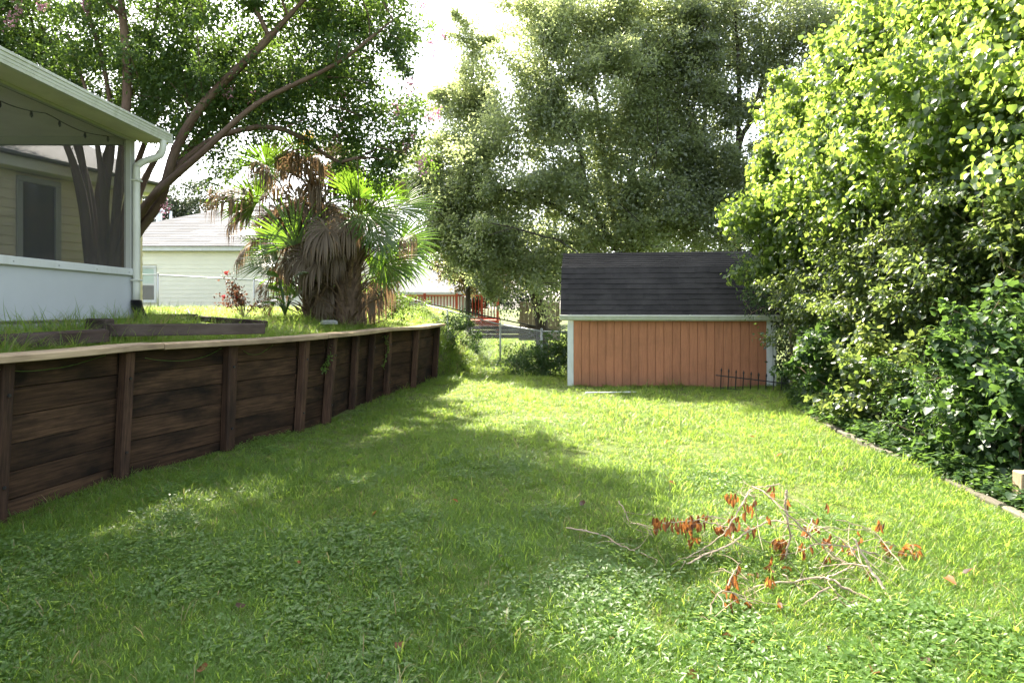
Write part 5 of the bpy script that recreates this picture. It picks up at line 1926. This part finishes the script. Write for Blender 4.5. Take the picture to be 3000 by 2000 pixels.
def gn_scatter(name, pts, rotz, tilt, scl, pick, sources, label=None):
    col = bpy.data.collections.new(name + '_source')
    for s in sources: col.objects.link(s)
    me = bpy.data.meshes.new(name)
    n = len(pts)
    me.vertices.add(n)
    me.vertices.foreach_set('co', np.ascontiguousarray(pts, dtype=np.float32).ravel())
    a = me.attributes.new('rot', 'FLOAT_VECTOR', 'POINT')
    a.data.foreach_set('vector', np.stack([tilt[:, 0], tilt[:, 1], rotz], 1).astype(np.float32).ravel())
    a = me.attributes.new('scl', 'FLOAT', 'POINT'); a.data.foreach_set('value', scl.astype(np.float32))
    a = me.attributes.new('pick', 'INT', 'POINT'); a.data.foreach_set('value', pick.astype(np.int32))
    me.update()
    o = place(name, me)
    o['kind'] = 'stuff'
    ng = bpy.data.node_groups.new(name, 'GeometryNodeTree')
    ng.interface.new_socket('Geometry', in_out='INPUT', socket_type='NodeSocketGeometry')
    ng.interface.new_socket('Geometry', in_out='OUTPUT', socket_type='NodeSocketGeometry')
    N = ng.nodes
    gi, go = N.new('NodeGroupInput'), N.new('NodeGroupOutput')
    m2p = N.new('GeometryNodeMeshToPoints')
    ci = N.new('GeometryNodeCollectionInfo'); ci.inputs['Collection'].default_value = col
    ci.inputs['Separate Children'].default_value = True; ci.inputs['Reset Children'].default_value = True
    iop = N.new('GeometryNodeInstanceOnPoints'); iop.inputs['Pick Instance'].default_value = True
    def at(nm, ty):
        x = N.new('GeometryNodeInputNamedAttribute'); x.data_type = ty; x.inputs['Name'].default_value = nm
        return x.outputs['Attribute']
    L = ng.links
    L.new(gi.outputs[0], m2p.inputs['Mesh'])
    L.new(m2p.outputs[0], iop.inputs['Points'])
    L.new(ci.outputs[0], iop.inputs['Instance'])
    L.new(at('pick', 'INT'), iop.inputs['Instance Index'])
    e2r = N.new('FunctionNodeEulerToRotation')
    L.new(at('rot', 'FLOAT_VECTOR'), e2r.inputs[0])
    L.new(e2r.outputs[0], iop.inputs['Rotation'])
    L.new(at('scl', 'FLOAT'), iop.inputs['Scale'])
    L.new(iop.outputs[0], go.inputs[0])
    md = o.modifiers.new('scatter', 'NODES'); md.node_group = ng
    return o


def vnoise(x, y, s, seed):
    r = np.random.default_rng(seed)
    ph = r.uniform(0, 6.28, (6, 2)); fr = r.uniform(.6, 1.6, (6, 2)) * s; an = r.uniform(0, 6.28, 6)
    v = 0
    for k in range(6):
        u = x * math.cos(an[k]) + y * math.sin(an[k]); w = -x * math.sin(an[k]) + y * math.cos(an[k])
        v = v + np.sin(u * fr[k, 0] + ph[k, 0]) * np.sin(w * fr[k, 1] + ph[k, 1])
    return v / 2.2


rg = np.random.default_rng(101)


def field(n, y0, y1, power=1.0):
    """points with more of them near the camera"""
    u = rg.uniform(0, 1, n)
    y = (y0 ** (1 - power) + u * (y1 ** (1 - power) - y0 ** (1 - power))) ** (1 / (1 - power)) if power != 1 else y0 * (y1 / y0) ** u
    x = rg.uniform(-1, 1, n) * (y * .86 + .9)
    return x, y


def keep_lawn(x, y):
    lim_l = np.where(y < 14.2, wallx(y) - .02, bank(y)[0] - .1)
    lim_r = np.interp(y, [2, 3.7, 4.85, 6.4, 7.9, 9.6, 10.5, 13], [3.6, 3.72, 3.9, 4.06, 4.22, 4.46, 5.2, 6.5])
    ok = (x > lim_l) & (x < lim_r + .02)
    # not inside the shed
    u = (x - 1.19) * .9914 + (y - 12.9) * -.131
    v = (x - 1.19) * .131 + (y - 12.9) * .9914
    ok &= ~((u > .0) & (u < 4.07) & (v > -.03) & (v < 2.45))
    return ok


def scatter_lawn():
    grass_src = [tuft('grass_tuft', 26, .065, .06, .0045, M['grass'], 1 + k, .7) for k in range(4)] + [tuft('grass_tuft', 18, .10, .06, .005, M['grass'], 9 + k, .6) for k in range(2)] + [tuft('grass_tuft', 14, .17, .05, .006, M['grass'], 15, .7)]
    x, y = field(78000, 1.9, 26, 1.25)
    k = keep_lawn(x, y) & (y < 26)
    x, y = x[k], y[k]
    nz = vnoise(x, y, 1.6, 5)
    bare = (np.abs(x - wallx(np.minimum(y, 14.2)) - .12) < .1) & (y < 12) & (rg.uniform(0, 1, len(x)) < .55)
    thin = (nz < -.55) & (rg.uniform(0, 1, len(x)) < .45)
    k = ~(bare | thin)
    x, y, nz = x[k], y[k], nz[k]
    n = len(x)
    sclv = rg.uniform(.7, 1.25, n) * (1 + .2 * nz) * np.interp(y, [2, 6, 12, 26], [.85, .95, 1.25, 2.2])
    sclv = np.where(y > 17.5, sclv * 1.5, sclv)
    pick = rg.integers(0, 4, n)
    tall = rg.uniform(0, 1, n) < np.where(vnoise(x, y, 2.5, 8) > .55, .5, .06)
    pick = np.where(tall, rg.integers(4, 6, n), pick)
    pick = np.where(rg.uniform(0, 1, n) < .012, 6, pick)
    gn_scatter('lawn_grass', np.stack([x, y, lawn_z(x, y)], 1), rg.uniform(0, 6.28, n), rg.normal(size=(n, 2)) * .12, sclv, pick, grass_src)
    # broad-leaved ground cover in patches
    ws = [weed('clover_sprig', 34, .055, .08, .018, M['clover'], 31 + k) for k in range(3)] + [weed('clover_sprig', 22, .085, .07, .029, M['clover'], 41 + k, T_RHOMB) for k in range(2)]
    x, y = field(42000, 1.9, 13, 1.5)
    k = keep_lawn(x, y)
    x, y = x[k], y[k]
    nz = vnoise(x, y, 2.2, 12) + .5 * vnoise(x, y, 6, 13)
    near = np.interp(y, [2, 3.8, 6, 10], [.75, .4, -.1, -.5])
    left = np.interp(x, [-3, 0, 2], [.15, .0, -.25])
    k = nz + near + left + rg.normal(size=len(x)) * .3 > .75
    x, y = x[k], y[k]
    n = len(x)
    gn_scatter('clover_patches', np.stack([x, y, lawn_z(x, y)], 1), rg.uniform(0, 6.28, n), rg.normal(size=(n, 2)) * .15, rg.uniform(.6, 1.3, n), rg.integers(0, 5, n), ws)
    # grass on the terrace
    tall_src = [tuft('terrace_tuft', 22, .13, .06, .006, M['grass'], 61 + k, .6) for k in range(3)] + [tuft('terrace_tuft', 16, .32, .05, .007, M['grass'], 65 + k, .55) for k in range(2)]
    n = 26000
    y = rg.uniform(2.5, 24, n)
    ft, wd = bank(y)
    s = rg.uniform(0, 1, n) ** 1.8 * np.interp(y, [3, 9, 14, 24], [1.6, 5, 9, 14]) + .04
    x = ft - s
    ok = ~((x < -5.0) & (y < 8.25)) & (np.abs(x) < y * .9 + 1)
    ok &= ~((ft - x < .12) & (rg.uniform(0, 1, n) < .6) & (y < 14.2))
    ok &= ~((np.hypot(x + 3.3, y - 12.05) < .5))
    x, y = x[ok], y[ok]
    n = len(x)
    pick = rg.integers(0, 3, n)
    edge = (x < -4.3) & (x > -5.2) & (y < 8.6)
    pick = np.where((rg.uniform(0, 1, n) < np.where(edge, .4, .05)) & (y < 12), rg.integers(3, 5, n), pick)
    scl = rg.uniform(.6, 1.2, n) * np.where(y > 15, 1.6, 1.0) * np.where(wallx(np.minimum(y, 14.2)) - x < .5, .65, 1.0)
    gn_scatter('terrace_grass', np.stack([x, y, terrace_z(x, y) - .005], 1), rg.uniform(0, 6.28, n), rg.normal(size=(n, 2)) * .15, scl, pick, tall_src)
    # creeping plants behind the edging timbers
    n = 3600
    y = rg.uniform(3.2, 12.4, n)
    x = np.interp(y, [3.7, 4.85, 6.4, 7.9, 9.6, 12.4], [3.76, 3.96, 4.12, 4.28, 4.5, 5.5]) + .06 + rg.uniform(0, 1, n) ** 1.3 * 1.6
    iv = [weed('creeper_sprig', 34, .16, .14, .045, M['shrub_leaf'], 91 + k, T_HEART) for k in range(3)]
    gn_scatter('ground_creepers', np.stack([x, y, lawn_z(x, y)], 1), rg.uniform(0, 6.28, n), rg.normal(size=(n, 2)) * .2, rg.uniform(.6, 1.4, n), rg.integers(0, 3, n), iv)
    # rank weeds on the bank and the slope beyond the fence
    bs = [weed('bank_weed', 20, .22, .14, .07, M['weed_leaf'], 81 + k, T_RHOMB) for k in range(2)] + [tuft('bank_weed', 24, .3, .1, .008, M['grass'], 85 + k, .6) for k in range(2)]
    n = 7000
    x = rg.uniform(-2.6, 2.6, n); y = rg.uniform(14.4, 25, n)
    ft, wd = bank(y)
    z = np.where(x < ft, terrace_z(x, y), lawn_z(x, y))
    ok = (np.where(x < ft, 1, 0) + (y > 16.3) > 0) & ~((x > .9) & (y < 17))
    x, y, z = x[ok], y[ok], z[ok]
    n = len(x)
    gn_scatter('bank_weeds', np.stack([x, y, z], 1), rg.uniform(0, 6.28, n), rg.normal(size=(n, 2)) * .15, rg.uniform(.5, 1.2, n), rg.integers(0, 4, n), bs)


scatter_lawn()


# loose dead leaves on the grass
def build_loose_leaves():
    rng = np.random.default_rng(33)
    tv, tf = T_HEART
    me = [np_mesh('dead_leaf', tv * np.array([.8, 1, 1.6]), tf, M['dead_leaf'], np.full(6, k / 2)) for k in range(3)]
    spots = [(2712, 1940), (1460, 1632), (1340, 1470), (1710, 1478), (1170, 1880), (875, 1650), (2210, 1280), (1950, 1298), (2770, 1690), (2830, 1680), (2290, 1330), (1960, 1410), (2480, 1370), (2040, 2000), (1100, 1500),
             (2420, 1890), (2560, 1960), (1795, 1880), (700, 1780), (600, 1960)]
    for k, (x, y) in enumerate(spots):
        p = G(x, min(y, 1985), .05)
        o = place('dead_leaf', me[k % 3])
        o.location = p
        o.rotation_euler = (rng.normal() * .4, rng.normal() * .4, rng.uniform(0, 6.28))
        s = rng.uniform(.05, .075)
        o.scale = (s, s, s)
        tag(o, 'single curled brown leaf lying on the green lawn', 'dead leaf', 'loose dead leaves on the lawn')


build_loose_leaves()
